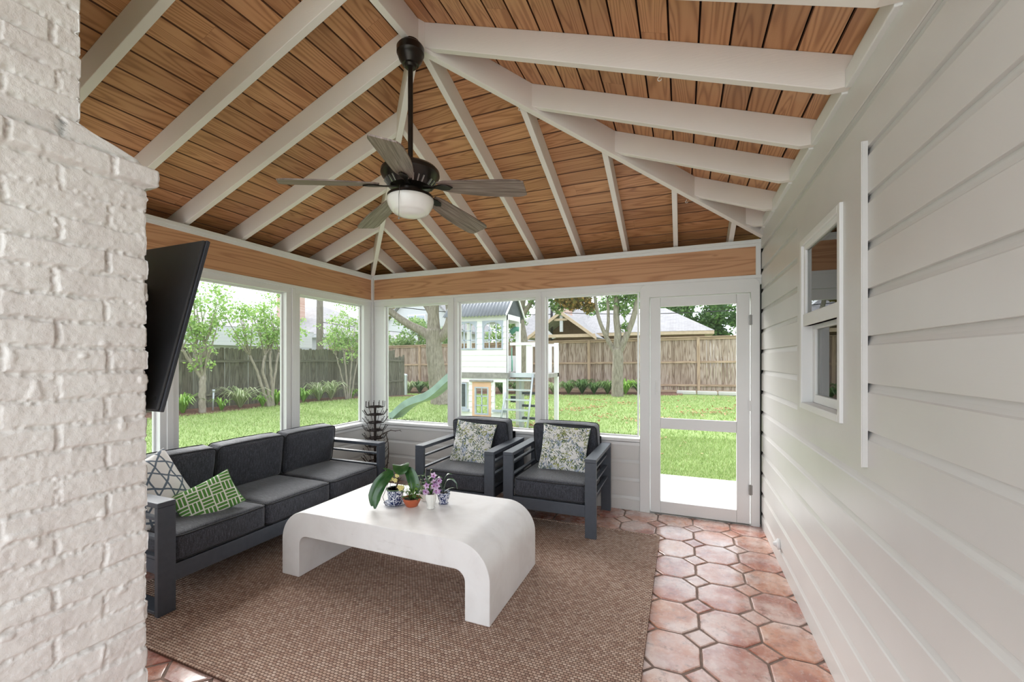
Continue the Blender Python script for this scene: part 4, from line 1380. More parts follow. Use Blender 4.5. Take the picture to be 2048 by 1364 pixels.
# image-plane helper axes: right (rx) and depth (dp)
rx = Vector((0.927, 0.3757, 0)); dp = Vector((-0.3757, 0.927, 0))
def L3(a, z, d_=0.0): return rx * a + dp * d_ + Vector((0, 0, z))
for pts, ws, tw in (
    ([L3(-0.015, 0.215), L3(-0.06, 0.205, -0.03), L3(-0.105, 0.150, -0.06), L3(-0.130, 0.075, -0.08), L3(-0.135, 0.006, -0.085)], [0.010, 0.024, 0.031, 0.030, 0.006], 0.75),
    ([L3(-0.015, 0.205), L3(-0.045, 0.175, -0.05), L3(-0.078, 0.12, -0.09), L3(-0.097, 0.06, -0.11), L3(-0.104, 0.000, -0.12)], [0.010, 0.022, 0.028, 0.027, 0.005], 0.75),
    ([L3(-0.005, 0.21, 0.05), L3(0.020, 0.252, 0.03), L3(0.040, 0.262, -0.01), L3(0.052, 0.238, -0.055), L3(0.058, 0.215, -0.07)], [0.018, 0.048, 0.056, 0.050, 0.018], 0.0),
    ([L3(0.05, 0.235, 0.02), L3(0.10, 0.222, 0.01), L3(0.13, 0.170, 0.0), L3(0.150, 0.11, -0.01), L3(0.160, 0.070, -0.015)], [0.010, 0.024, 0.028, 0.024, 0.004], -0.8),
    ([L3(0.03, 0.21, 0.03), L3(0.075, 0.205, 0.03), L3(0.100, 0.16, 0.02), L3(0.115, 0.11, 0.01), L3(0.122, 0.06, 0.0)], [0.010, 0.022, 0.026, 0.020, 0.003], -0.8),
    ([L3(-0.015, 0.215, 0.0), L3(-0.05, 0.228, 0.0), L3(-0.085, 0.240, 0.0)], [0.004, 0.010, 0.003], 0.6)):
    mb = MB(); ribbon(mb, pts, ws, 0.22, twist=tw)
    mb.build('leaf', 'leaf_orchid', orc, smooth=True)
for (a, z, d_) in ((-0.022, 0.172, -0.02), (0.018, 0.195, -0.02), (0.008, 0.165, -0.03), (0.052, 0.110, -0.05), (0.040, 0.125, -0.05), (-0.030, 0.185, -0.01), (0.058, 0.122, -0.045)):
    mb = MB(); c = L3(a, z, d_)
    for q in range(6):
        an = q * PI / 3 + a * 30
        mb.add([c, c + rx * 0.013 * math.cos(an - 0.45) + Vector((0, 0, 0.013 * math.sin(an - 0.45))) - dp * 0.003, c + rx * 0.018 * math.cos(an) + Vector((0, 0, 0.018 * math.sin(an))) - dp * 0.001, c + rx * 0.013 * math.cos(an + 0.45) + Vector((0, 0, 0.013 * math.sin(an + 0.45))) - dp * 0.003], [(0, 1, 2, 3)])
    mb.build('flower', 'petal_yellow', orc, smooth=True)
MB().tube([L3(-0.02, 0.092, -0.02), L3(-0.03, 0.13, -0.02), L3(-0.022, 0.172, -0.02)], 0.0015, 5).tube([L3(0.01, 0.092, -0.01), L3(0.03, 0.12, -0.03), L3(0.045, 0.115, -0.045)], 0.0015, 5).tube([L3(0.0, 0.13, -0.01), L3(0.01, 0.16, -0.02), L3(0.018, 0.19, -0.02)], 0.0015, 5).tube([L3(-0.04, 0.15, -0.03), L3(-0.058, 0.09, -0.05), L3(-0.07, 0.06, -0.06), L3(-0.055, 0.02, -0.06), L3(-0.05, 0.003, -0.062)], 0.0018, 5).build('flower_stalk', 'twig', orc, smooth=True)

def small_leaves(parent, n, spread, z0, z1, size, mat, seed, name='leaf', wid=0.38):
    r_ = random.Random(seed)
    for k in range(n):
        a = r_.uniform(0, 2 * PI); q = spread * math.sqrt(r_.random())
        b = Vector((0.25 * q * math.cos(a), 0.25 * q * math.sin(a), z0))
        zt = r_.uniform(z0 + 0.01, z1)
        tip = Vector((q * math.cos(a), q * math.sin(a), zt))
        sz = size * r_.uniform(0.7, 1.3)
        out = Vector((math.cos(a), math.sin(a), r_.uniform(-0.6, 0.5))).normalized()
        mb = MB()
        mb.tube([b, (b + tip) / 2 + Vector((0, 0, 0.008)), tip], 0.0011, 4)
        ribbon(mb, [tip, tip + out * sz * 0.5 + Vector((0, 0, 0.003)), tip + out * sz], [0.0015, sz * wid, 0.0008], 0.25, 4)
        mb.build(name, mat, parent, smooth=True)
# terracotta bowl of small succulents
tc = tag(empty('potted_succulent', (-1.722, 2.418, T0)), 'small leafy succulent in a low terracotta bowl', 'potted plant')
MB().lathe([(0.0001, 0), (0.036, 0), (0.040, 0.004), (0.056, 0.034), (0.061, 0.050), (0.063, 0.058), (0.058, 0.058), (0.054, 0.044), (0.0001, 0.044)], seg=36).build('pot', 'terracotta', tc, smooth=True, autosmooth=40)
s_ = MB(); soil_disc(s_, (0, 0, 0.046), 0.053); s_.build('soil', 'dirt', tc)
small_leaves(tc, 30, 0.055, 0.046, 0.12, 0.030, 'leaf_dark', 3)
small_leaves(tc, 22, 0.05, 0.046, 0.15, 0.024, 'leaf_bright', 4)
# plant with cream-edged leaves behind
vp = tag(empty('potted_foliage_plant', (-1.71, 2.565, T0)), 'bushy plant with pale edged leaves in a white dish behind the terracotta bowl', 'potted plant')
MB().lathe(pot_prof(0.036, 0.046, 0.05), seg=30).build('pot', 'porcelain', vp, smooth=True, autosmooth=40)
s_ = MB(); soil_disc(s_, (0, 0, 0.036), 0.041); s_.build('soil', 'dirt', vp)
small_leaves(vp, 34, 0.075, 0.036, 0.17, 0.034, 'leaf_dark', 9)
small_leaves(vp, 22, 0.07, 0.036, 0.19, 0.028, 'leaf_varieg', 10)
small_leaves(vp, 8, 0.06, 0.05, 0.15, 0.02, 'petal', 12, 'flower', 0.45)
# pink orchid in a white vase
po = tag(empty('potted_pink_orchid', (-1.578, 2.432, T0)), 'pink and purple orchid blooms in a fluted white vase', 'potted plant')
flv = MB(); seg = 40
prof = [(0.0001, 0), (0.026, 0), (0.028, 0.004), (0.022, 0.012), (0.026, 0.03), (0.034, 0.06), (0.036, 0.085), (0.036, 0.10), (0.033, 0.10), (0.031, 0.088), (0.0001, 0.088)]
v = []; f = []
for r_, z in prof:
    for k in range(seg):
        a = 2 * PI * k / seg; q = r_ * (1 + 0.04 * math.cos(a * 12))
        v.append((q * math.cos(a), q * math.sin(a), z))
for i in range(len(prof) - 1):
    for k in range(seg):
        k2 = (k + 1) % seg
        f.append((i * seg + k, i * seg + k2, (i + 1) * seg + k2, (i + 1) * seg + k))
flv.add(v, f).build('vase', 'porcelain', po, smooth=True)
s_ = MB(); soil_disc(s_, (0, 0, 0.089), 0.030); s_.build('soil', 'dirt', po)
stk = MB()
r_ = random.Random(4)
for k in range(12):
    a = r_.uniform(-0.05, 0.06); z = r_.uniform(0.105, 0.20); d_ = r_.uniform(-0.03, 0.02)
    if k == 0: a, z = 0.02, 0.225
    c = L3(a, z, d_)
    stk.tube([(0, 0, 0.088), c * 0.5 + Vector((0, 0, 0.07)), c], 0.0014, 5)
    mb = MB()
    for q in range(5):
        an = q * 2 * PI / 5 + k
        e1 = rx * math.cos(an) + Vector((0, 0, math.sin(an)))
        e2 = rx * math.cos(an + PI / 2) + Vector((0, 0, math.sin(an + PI / 2)))
        L_ = 0.024
        mb.add([c, c + e1 * L_ * 0.55 + e2 * L_ * 0.36 - dp * 0.006, c + e1 * L_ - dp * 0.002, c + e1 * L_ * 0.55 - e2 * L_ * 0.36 - dp * 0.006], [(0, 1, 2, 3)])
    fo = mb.build('flower', 'petal', po, smooth=True)
    MB().ball(tuple(c - dp * 0.006), 0.0045, 8, 5).build('flower_centre', 'petal_dark', fo, smooth=True)
stk.build('stem', 'leaf_dark', po, smooth=True)
for pts, ws in (([L3(0, 0.09), L3(0.03, 0.17, 0.0), L3(0.055, 0.205, 0.0), L3(0.078, 0.20, 0.0)], [0.003, 0.016, 0.02, 0.004]),
                ([L3(0, 0.09), L3(-0.03, 0.17, 0.02), L3(-0.05, 0.225, 0.02), L3(-0.04, 0.25, 0.02)], [0.003, 0.014, 0.014, 0.003])):
    mb = MB(); ribbon(mb, pts, ws, 0.3); mb.build('leaf', 'leaf_orchid', po, smooth=True)
# small blue and white pot
sp = tag(empty('potted_orchid', (-1.548, 2.545, T0)), 'small orchid with curled leaf in the smaller blue and white pot', 'potted plant')
MB().lathe([(0.0001, 0), (0.030, 0), (0.034, 0.004), (0.028, 0.010), (0.036, 0.03), (0.043, 0.052), (0.046, 0.066), (0.040, 0.072), (0.047, 0.080), (0.043, 0.082), (0.038, 0.068), (0.0001, 0.066)], seg=32).build('pot', 'china', sp, smooth=True, autosmooth=50)
s_ = MB(); soil_disc(s_, (0, 0, 0.070), 0.036); s_.build('soil', 'dirt', sp)
for pts, ws in (([L3(0, 0.07), L3(0.02, 0.15), L3(0.055, 0.165), L3(0.085, 0.135), L3(0.095, 0.10)], [0.004, 0.014, 0.02, 0.018, 0.003]),
                ([L3(0, 0.07), L3(0.02, 0.09), L3(0.05, 0.105), L3(0.075, 0.108)], [0.004, 0.008, 0.008, 0.002]),
                ([L3(0, 0.07), L3(0.0, 0.15), L3(0.03, 0.20), L3(0.06, 0.20)], [0.004, 0.014, 0.018, 0.004]),
                ([L3(0, 0.07), L3(-0.03, 0.14), L3(-0.075, 0.18), L3(-0.11, 0.165)], [0.004, 0.012, 0.015, 0.003])):
    mb = MB(); ribbon(mb, pts, ws, 0.3); mb.build('leaf', 'leaf_orchid', sp, smooth=True)

# ---- little white hooks screwed into rafters
def hook(x, y, z, label):
    pts = [(0, 0, 0), (0, 0, -0.012)]
    for i in range(9):
        a = PI / 2 + i * (1.5 * PI) / 8
        pts.append((0.009 * math.cos(a), 0.0, -0.021 + 0.009 * math.sin(a)))
    o = MB().tube(pts, 0.0016, 6).build('ceiling_hook', 'white', smooth=True)
    o.location = (x, y, z)
    tag(o, label, 'hook', 'cup hooks under the rafters')
hook(-0.10, 2.100, zR(-0.10) - 0.0005, 'white cup hook under the longest rafter running to the board wall')
hook(XC + 0.467, YC + 0.467, ZRIDGE - MP * 0.467 - 0.0285, 'white cup hook under the right hip rafter close to the ridge')
hook(0.03, 3.60, zB(3.60) - 0.002, 'white cup hook under the back rafter above the screen door')
# ================================================================ garden
def sms(a, b, x):
    t_ = np.clip((x - a) / (b - a), 0, 1); return t_ * t_ * (3 - 2 * t_)
def gz(y, x=0.0):
    """height of the lawn: falls a little towards the back left, a low rise by the left bed"""
    s_ = np.clip((np.asarray(y, float) - 6.0) / 13.0, 0, 1)
    A = 0.09 + 0.026 * np.clip(x, -16, 0)
    B = 0.18 * (1 - sms(-11.2, -7.5, np.asarray(x, float))) * (1 - sms(12.0, 17.0, np.asarray(y, float)))
    r_ = -0.10 + A * s_ + B
    return float(r_) if np.ndim(r_) == 0 else r_
g = []
gy = [-14, -6, 0, 4.2, 5, 6.0] + [6.5 + 0.5 * i for i in range(30)] + [24, 40, 90]
gx = [-60, -30, -20] + [-16 + 0.5 * i for i in range(34)] + [2, 6, 12, 40]
gv = [(x, y, gz(y, x)) for y in gy for x in gx]
gf = [(j * len(gx) + i, j * len(gx) + i + 1, (j + 1) * len(gx) + i + 1, (j + 1) * len(gx) + i) for j in range(len(gy) - 1) for i in range(len(gx) - 1)]
lawn = MB().add(gv, gf).build('lawn', 'lawn', smooth=True)
struct(lawn, 'bright green garden lawn outside the screens')
pt = MB().box((-1.6, YB + 0.10, -0.30), (3.0, 5.98, -0.075)).build('patio_slab', 'concrete', bevel=0.01)
struct(pt, 'pale concrete patio outside the screen door')
rear = MB().box((-7, -9, -0.3), (3.5, YF - 0.01, -0.02)).build('rear_bounce_paving', 'concrete')  # unseen bright surface, added to bounce daylight up to the ceiling
struct(rear, 'unseen pale paving added behind the viewpoint to bounce light')

# grass blades
def grass(n, x0, x1, y0, y1, h, w, seed, keep):
    rs = np.random.RandomState(seed)
    x = rs.uniform(x0, x1, n); y = rs.uniform(y0, y1, n)
    m = keep(x, y); x = x[m]; y = y[m]; n = len(x)
    z = gz(y, x)
    a = rs.uniform(0, 2 * np.pi, n); hh = h * rs.uniform(0.5, 1.3, n); ww = w * rs.uniform(0.7, 1.3, n)
    le = rs.uniform(0, 2 * np.pi, n); ld = hh * rs.uniform(0.2, 0.9, n)
    dx, dy = np.cos(a) * ww, np.sin(a) * ww
    tx, ty = np.cos(le) * ld, np.sin(le) * ld
    V = np.stack([np.stack([x - dx, y - dy, z - 0.004], -1), np.stack([x + dx, y + dy, z - 0.004], -1), np.stack([x + tx, y + ty, z + hh], -1)], 1).reshape(-1, 3)
    Fc = np.arange(3 * n).reshape(-1, 3)
    return V, Fc
keep1 = lambda x, y: ~((x > -1.65) & (y < 6.0)) & ~((x > -3.62) & (y < 4.32)) & (x > np.where(y < 16.8, -11.6 + 0.2 * np.sin(y * 1.1), -16)) & (y < 18.6 + 0.2 * np.sin(x * 1.7))
parts = [grass(60000, -3.6, 2.2, 5.9, 9.0, 0.045, 0.004, 1, keep1), grass(80000, -15.5, 2.5, 8.5, 18.8, 0.06, 0.009, 2, keep1),
         grass(50000, -12.0, -3.6, 1.0, 9.0, 0.05, 0.007, 3, keep1)]
off = 0; VV = []; FF = []
for v_, f_ in parts:
    VV.append(v_); FF.append(f_ + off); off += len(v_)
gr_ = numpy_mesh('grass', np.concatenate(VV), np.concatenate(FF), 'grass')
tag(gr_, 'short bright green grass blades covering the lawn', 'grass', kind='stuff')
# mulch beds
def bed(pts_in, pts_out, name, label):
    v = []; f = []
    for (a, b) in zip(pts_in, pts_out):
        v += [(a[0], a[1], gz(a[1], a[0]) + 0.012), ((a[0] + b[0]) / 2, (a[1] + b[1]) / 2, gz(a[1], a[0]) + 0.05), (b[0], b[1], gz(b[1], b[0]) + 0.05)]
    for i in range(len(pts_in) - 1):
        f += [(3 * i, 3 * i + 1, 3 * i + 4, 3 * i + 3), (3 * i + 1, 3 * i + 2, 3 * i + 5, 3 * i + 4)]
    o = MB().add(v, f).build(name, 'mulch')
    return struct(o, label)
ys = [2 + 0.6 * i for i in range(26)]
bed([(-11.3 - 0.035 * (y - 2) * 0.8 + 0.2 * math.sin(y * 1.1), y) for y in ys], [(-12.55, y) for y in ys], 'garden_bed', 'brown mulch bed along the dark fence')
xs = [-16.2 + 0.6 * i for i in range(28)]
bed([(x, 18.65 + 0.2 * math.sin(x * 1.7)) for x in xs], [(x, 20.0) for x in xs], 'garden_bed', 'brown mulch bed along the cedar fence')
# fallen leaves
rs = np.random.RandomState(5)
n = 900
lx = rs.uniform(-6, 2, n); ly = 6.2 + 12.4 * rs.rand(n) ** 0.75
clump = rs.rand(n) < 0.5
cxs = rs.uniform(-3.5, 1.5, 14); cys = rs.uniform(9, 18.3, 14); ci = rs.randint(0, 14, n)
lx = np.where(clump, cxs[ci] + rs.normal(0, 0.22, n), lx); ly = np.where(clump, cys[ci] + rs.normal(0, 0.2, n), ly)
def leaf_quads(P, size, rs, flat=0.0):
    n = len(P)
    d1 = rs.normal(size=(n, 3)); d1[:, 2] *= (1 - flat)
    d1 /= np.linalg.norm(d1, axis=1)[:, None]
    d2 = rs.normal(size=(n, 3)); d2[:, 2] *= (1 - flat)
    d2 -= d1 * (d1 * d2).sum(1)[:, None]; d2 /= np.linalg.norm(d2, axis=1)[:, None]
    s_ = (size * rs.uniform(0.6, 1.35, n))[:, None]
    nn = np.cross(d1, d2) * s_ * 0.12
    V = np.stack([P, P + d1 * s_ * 0.5 + d2 * s_ * 0.30 + nn, P + d1 * s_, P + d1 * s_ * 0.5 - d2 * s_ * 0.30 + nn], 1).reshape(-1, 3)
    return V, np.arange(4 * n).reshape(-1, 4)
lz = gz(ly, lx) + 0.05
v_, f_ = leaf_quads(np.stack([lx, ly, lz], -1), 0.09, rs, 0.85)
o = numpy_mesh('fallen_leaves', v_, f_, 'leaf_lit')
tag(o, 'dry brown fallen leaves scattered over the lawn', 'leaves', kind='stuff')

# ---------------------------------------------------------------- fences
# dark fence on the left, running away from the house
df = tag(empty('board_fence', (-12.6, 9.5, 0)), 'dark weathered board fence with uneven tops running along the left side', 'fence')
r_ = random.Random(21)
mb = MB()
y = 1.0; 
while y < 17.0:
    w = 0.140
    zt = 1.83 + 0.012 * (y - 9) + r_.uniform(-0.035, 0.02)
    zb_ = gz(y, -12.6) - 0.02
    lean = r_.uniform(-0.006, 0.006)
    if y > 16.2: zt -= r_.uniform(0.0, 0.35)
    yy = y - 9.5
    x0_, x1_ = -0.01 + r_.uniform(-0.004, 0.004), 0.008
    poly = [(yy + 0.003, zb_), (yy + w - 0.003, zb_), (yy + w - 0.003 + lean, zt - 0.03), (yy + w - 0.03 + lean, zt), (yy + 0.03 + lean, zt), (yy + 0.003 + lean, zt - 0.03)]
    n0 = len(mb.v)
    mb.prism(poly, x0_, x1_, lambda a, b, t: (t, a, b))
    # grain runs up the board
    for i in range(len(mb.uv) - 8, len(mb.uv)):
        mb.uv[i] = [(q[1], q[0]) for q in mb.uv[i]]
    y += w + r_.choice([0.002, 0.002, 0.004, 0.01])
mb.build('fence_boards', 'fencedark', df)
MB().box((0.009, -8.4, 0.42), (0.045, 7.5, 0.50)).build('fence_rail', 'fencedark', df)
MB().box((0.009, -8.4, 1.38), (0.045, 7.5, 1.46)).build('fence_rail', 'fencedark', df)
# cedar fence at the back
cf = tag(empty('board_fence', (-5, 20.1, -0.07)), 'tall brown cedar fence with posts, middle rail and cap along the back', 'fence')
cf.rotation_euler = (0, -0.012, 0)
mb = MB()
x = -24.0
while x < 9.0:
    w = 0.142
    zb_, zt = gz(20) + 0.14, 2.44
    poly_uv = []
    k = len(mb.f)
    mb.box((x + 0.002 + 5, 0.0, zb_), (x + w - 0.002 + 5, 0.018, zt), axis=2)
    x += w
mb.build('fence_boards', 'fence', cf)
px_ = -23.4
while px_ < 9:
    MB().box((px_ + 5, -0.095, gz(20) - 0.35), (px_ + 5.12, -0.002, 2.44), axis=2).build('fence_post', 'fencetrim', cf)
    px_ += 2.4
MB().box((-19, -0.05, 1.32), (14, -0.001, 1.41)).build('fence_rail', 'fencetrim', cf)
MB().box((-19, -0.05, 0.30), (14, -0.001, 0.39)).build('fence_rail', 'fencetrim', cf)
MB().box((-19, -0.05, 2.34), (14, -0.001, 2.43)).build('fence_rail', 'fencetrim', cf)
MB().box((-19, -0.11, 2.44), (14, 0.05, 2.485)).build('fence_cap', 'fencetrim', cf)
MB().box((-19, -0.02, gz(20) - 0.40), (14, 0.02, gz(20) + 0.14)).build('kick_board', 'fencetrim', cf)
# stones by the fence seen through the door
r_ = random.Random(3)
for k, (x_, lab) in enumerate(((0.15, 'pale kerb stone at the cedar fence foot, left one seen through the door'), (0.95, 'pale kerb stone at the cedar fence foot, middle one seen through the door'), (1.75, 'pale kerb stone at the cedar fence foot, right one seen through the door'))):
    o = MB().box((-0.38, -0.13, 0), (0.38, 0.13, 0.16)).build('kerb_stone', 'concrete', bevel=0.04)
    o.location = (x_, 19.35, gz(19.35)); o.rotation_euler = (0, 0, r_.uniform(-0.08, 0.08))
    tag(o, lab, 'stone', 'kerb stones by the fence')
# green utility stub and sprinkler riser
us_ = MB().lathe([(0.0001, 0), (0.13, 0), (0.13, 0.95), (0.145, 0.96), (0.145, 1.02), (0.10, 1.07), (0.0001, 1.08)], seg=20).build('utility_pedestal', 'alu', smooth=True, autosmooth=40)
us_.location = (-12.75, 17.3, gz(17.3, -12.75)); tag(us_, 'pale round utility pedestal at the end of the dark fence', 'utility box')
rs2 = MB().tube([(0, 0, 0), (0.02, 0.01, 0.55)], 0.022, 8).tube([(0.02, 0.01, 0.54), (0.022, 0.011, 0.60)], 0.035, 8).build('garden_stake', 'alu', smooth=True)
rs2.location = (-11.7, 7.45, gz(7.45, -11.7)); tag(rs2, 'pale blue garden stake in the mulch by the dark fence', 'stake')

# ---------------------------------------------------------------- trees and shrubs
def cloud(centres, radii, n, size, seed, mat, name, parent, squash=0.8, flat=0.2):
    rs = np.random.RandomState(seed)
    c = np.asarray(centres, float); r = np.asarray(radii, float)
    p = r ** 2; p = p / p.sum()
    idx = rs.choice(len(c), n, p=p)
    d = rs.normal(size=(n, 3)); d /= np.linalg.norm(d, axis=1)[:, None]
    q = rs.rand(n) ** 0.45
    P = c[idx] + d * (r[idx] * q)[:, None] * np.array([1, 1, squash])
    v_, f_ = leaf_quads(P, size, rs, flat)
    return numpy_mesh(name, v_, f_, mat, parent)
def limb(mb, pts, r0, r1, seg=9, wob=0.0, seed=0):
    """smooth tapering limb"""
    P = [Vector(p) for p in pts]; out = []; S_ = 5; n = len(P)
    rr_ = random.Random(seed)
    for i in range(n - 1):
        p0 = P[max(i - 1, 0)]; p1 = P[i]; p2 = P[i + 1]; p3 = P[min(i + 2, n - 1)]
        for k in range(S_):
            t_ = k / S_
            q = 0.5 * ((2 * p1) + (p2 - p0) * t_ + (2 * p0 - 5 * p1 + 4 * p2 - p3) * t_ * t_ + (3 * p1 - p0 - 3 * p2 + p3) * t_ ** 3)
            if wob and (i or k): q = q + Vector((rr_.uniform(-wob, wob), rr_.uniform(-wob, wob), 0))
            out.append(q)
    out.append(P[-1])
    m = len(out)
    mb.tube(out, [r0 + (r1 - r0) * (i / (m - 1)) for i in range(m)], seg)
    return mb

def myrtle(x, y, base, stems, crowns, seed, label, nleaf=2600):
    t = tag(empty('crape_myrtle', (x, y, gz(y, x))), label, 'tree', 'crape myrtles along the dark fence')
    tips = []
    for k, st in enumerate(stems):
        mb = MB(); limb(mb, st['p'], st['r'][0], st['r'][1], 8, 0.015, seed + k)
        rr_ = random.Random(seed * 31 + k)
        e = Vector(st['p'][-1]); d = (e - Vector(st['p'][-2])).normalized()
        for q in range(7):
            dd = (d + Vector((rr_.uniform(-.6, .6), rr_.uniform(-.8, .8), rr_.uniform(-0.1, 0.6)))).normalized()
            L_ = rr_.uniform(0.5, 1.25)
            m_ = e + dd * L_ * 0.5 + Vector((0, 0, 0.06)); tip = e + dd * L_ + Vector((0, 0, 0.2))
            limb(mb, [e, m_, tip], st['r'][1] * 0.6, 0.006, 5)
            tips += [m_, tip]
        mb.build('stem', 'bark_pale', t, smooth=True)
    cl = [tuple(c[:3]) for c in crowns]; rd = [c[3] for c in crowns]
    rr_ = random.Random(seed)
    sub = []; sr = []
    for tip in tips:
        sub.append(tuple(tip)); sr.append(rr_.uniform(0.14, 0.30))
    for c, r_c in zip(cl, rd):
        for q in range(12):
            d = Vector((rr_.gauss(0, 1), rr_.gauss(0, 1), rr_.gauss(0, 1))).normalized() * r_c * rr_.uniform(0.3, 1)
            sub.append((c[0] + d.x, c[1] + d.y, c[2] + d.z)); sr.append(rr_.uniform(0.10, 0.22))
    cloud(sub, sr, nleaf, 0.085, seed, 'leaf_myrtle', 'foliage', t, 0.8)
    return t
myrtle(-11.5, 7.07, 0, [
    dict(p=[(0, 0, -0.02), (0.02, -0.02, 0.5), (0.0, 0.0, 0.95)], r=(0.085, 0.075)),
    dict(p=[(0, 0, 0.9), (0, -0.25, 1.3), (0.05, -0.52, 1.65)], r=(0.05, 0.03)),
    dict(p=[(0, 0, 0.9), (0, -0.12, 1.3), (0.02, -0.18, 1.68)], r=(0.05, 0.03)),
    dict(p=[(0, 0, 0.9), (0, 0.04, 1.35), (0.0, 0.06, 1.8)], r=(0.07, 0.04))],
    [(0, 0.0, 2.6, 0.85), (0, -0.6, 2.45, 0.6), (0.1, 0.9, 2.7, 0.7), (0, 0.3, 3.1, 0.5)], 3, 'crape myrtle with one thick forked pale trunk, nearest the television', 2700)
myrtle(-11.5, 8.95, 0, [
    dict(p=[(0, 0, -0.02), (0, -0.2, 0.55), (0, -0.38, 1.1), (0, -0.6, 1.55)], r=(0.05, 0.03)),
    dict(p=[(0, 0.05, -0.02), (0, -0.05, 0.6), (0, -0.2, 1.1), (0, -0.12, 1.55)], r=(0.05, 0.032)),
    dict(p=[(0, 0.1, -0.02), (0, 0.12, 0.6), (0, 0.05, 1.2), (0, 0.06, 1.7)], r=(0.045, 0.03)),
    dict(p=[(0, 0.14, -0.02), (0, 0.16, 0.7), (0, 0.35, 1.65)], r=(0.04, 0.028))],
    [(0, -0.6, 2.5, 0.7), (0, 0.2, 2.7, 0.85), (0, 0.9, 2.5, 0.65), (0, 0.0, 3.2, 0.6)], 5, 'crape myrtle with several slim pale stems, centre of the larger left screen', 2900)
myrtle(-11.6, 12.2, 0, [
    dict(p=[(0, 0, -0.02), (0, -0.2, 0.8), (0, -0.5, 1.6)], r=(0.035, 0.02)),
    dict(p=[(0, 0.05, -0.02), (0, 0.0, 0.8), (0, -0.1, 1.7)], r=(0.04, 0.025)),
    dict(p=[(0, 0.12, -0.02), (0, 0.2, 0.8), (0, 0.3, 1.7)], r=(0.035, 0.02)),
    dict(p=[(0, 0.2, -0.02), (0, 0.4, 0.8), (0, 0.6, 1.6)], r=(0.03, 0.02))],
    [(0, -0.7, 2.4, 0.7), (0, 0.2, 2.6, 0.9), (0, 0.9, 2.3, 0.7), (0, 0.1, 3.4, 0.5), (0, 0.5, 1.6, 0.6)], 7, 'crape myrtle with dense low foliage seen through the smaller left screen', 3300)

# big shade tree behind the slide
bt = tag(empty('shade_tree', (-8.25, 13.3, gz(13.3, -8.25))), 'large grey shade tree with a long limb reaching left, behind the slide', 'tree')
mb = MB()
limb(mb, [(0.05, 0, -0.05), (-0.05, 0, 0.5), (-0.15, 0, 1.3), (-0.25, 0, 2.0), (-0.25, 0, 2.75)], 0.36, 0.27, 14)
limb(mb, [(0.1, 0, -0.05), (0.05, 0, 0.2), (-0.05, 0, 0.6)], 0.48, 0.28, 14)
mb.build('trunk', 'bark', bt, smooth=True)
for k, (pp, ra, rb_) in enumerate((
        ([(-0.3, 0, 2.35), (-0.7, 0, 2.65), (-1.3, -0.1, 2.95), (-1.9, -0.2, 3.35), (-2.6, -0.3, 4.0)], 0.19, 0.10),
        ([(-0.25, 0, 2.6), (-0.28, 0, 3.2), (-0.25, 0, 4.2), (-0.4, 0, 6.0)], 0.26, 0.12),
        ([(-0.25, 0.05, 2.3), (0.15, 0.1, 2.6), (0.35, 0.15, 3.2), (0.2, 0.2, 4.2), (0.3, 0.2, 5.6)], 0.20, 0.10),
        ([(-0.28, 0, 3.2), (-0.7, 0.1, 3.7), (-1.3, 0.2, 4.2)], 0.14, 0.07),
        ([(0.35, 0.15, 3.0), (0.75, 0.1, 3.5), (1.2, 0.1, 4.3)], 0.12, 0.06))):
    mb = MB(); limb(mb, pp, ra, rb_, 11); mb.build('limb', 'bark', bt, smooth=True)
cloud([(-2.4, -0.3, 4.2), (-2.5, -0.2, 3.5), (-2.8, 0, 3.1), (-1.2, 0, 5), (0.2, 0.2, 5.2), (1.2, 0, 4.6), (0.7, 0.2, 3.9), (-0.3, 0, 6.5), (1.0, 0.8, 3.6)], [0.8, 0.45, 0.4, 1.0, 1.1, 0.8, 0.35, 1.3, 0.4], 6500, 0.16, 14, 'leaf_rust', 'foliage', bt)
# young tree by the cedar fence
yt = tag(empty('young_tree', (-2.5, 17.8, gz(17.8, -2.5))), 'smooth grey tree forking low in front of the cedar fence', 'tree')
mb = MB(); limb(mb, [(0, 0, -0.05), (0, 0, 0.8), (0.02, 0, 1.6), (-0.02, 0, 2.0)], 0.25, 0.20, 12); mb.build('trunk', 'bark', yt, smooth=True)
for k, (pp, ra, rb_) in enumerate((
        ([(0, 0, 1.7), (-0.3, 0, 2.2), (-0.55, 0, 2.7), (-0.8, 0, 3.4), (-0.95, 0, 4.3)], 0.11, 0.06),
        ([(-0.03, 0, 1.8), (0.02, 0, 2.6), (-0.05, 0, 3.4), (0, 0, 4.6)], 0.17, 0.10),
        ([(0.02, 0, 1.75), (0.35, 0, 2.5), (0.65, 0, 3.3), (0.85, 0, 4.3)], 0.15, 0.09),
        ([(-0.45, 0, 2.5), (-0.38, 0.05, 3.2), (-0.42, 0.1, 4.2)], 0.08, 0.05))):
    mb = MB(); limb(mb, pp, ra, rb_, 10); mb.build('limb', 'bark', yt, smooth=True)
cloud([(-1.5, 0, 4.2), (-1.9, 0, 4.0), (-2.3, 0, 4.2), (-1.2, 0, 3.75)], [0.5, 0.45, 0.4, 0.3], 1500, 0.17, 15, 'leaf_rust', 'dry_foliage', yt)
cloud([(0.3, 0, 4.0), (0.6, 0, 4.4), (-0.2, 0, 4.3), (0.2, 0, 3.5), (0.25, 0, 2.9), (1.4, 0, 4.4), (0.3, 0, 5.2), (-0.9, 0, 5.0)], [0.45, 0.6, 0.45, 0.28, 0.22, 0.6, 1.0, 0.8], 2600, 0.17, 16, 'leaf_oak', 'foliage', yt)
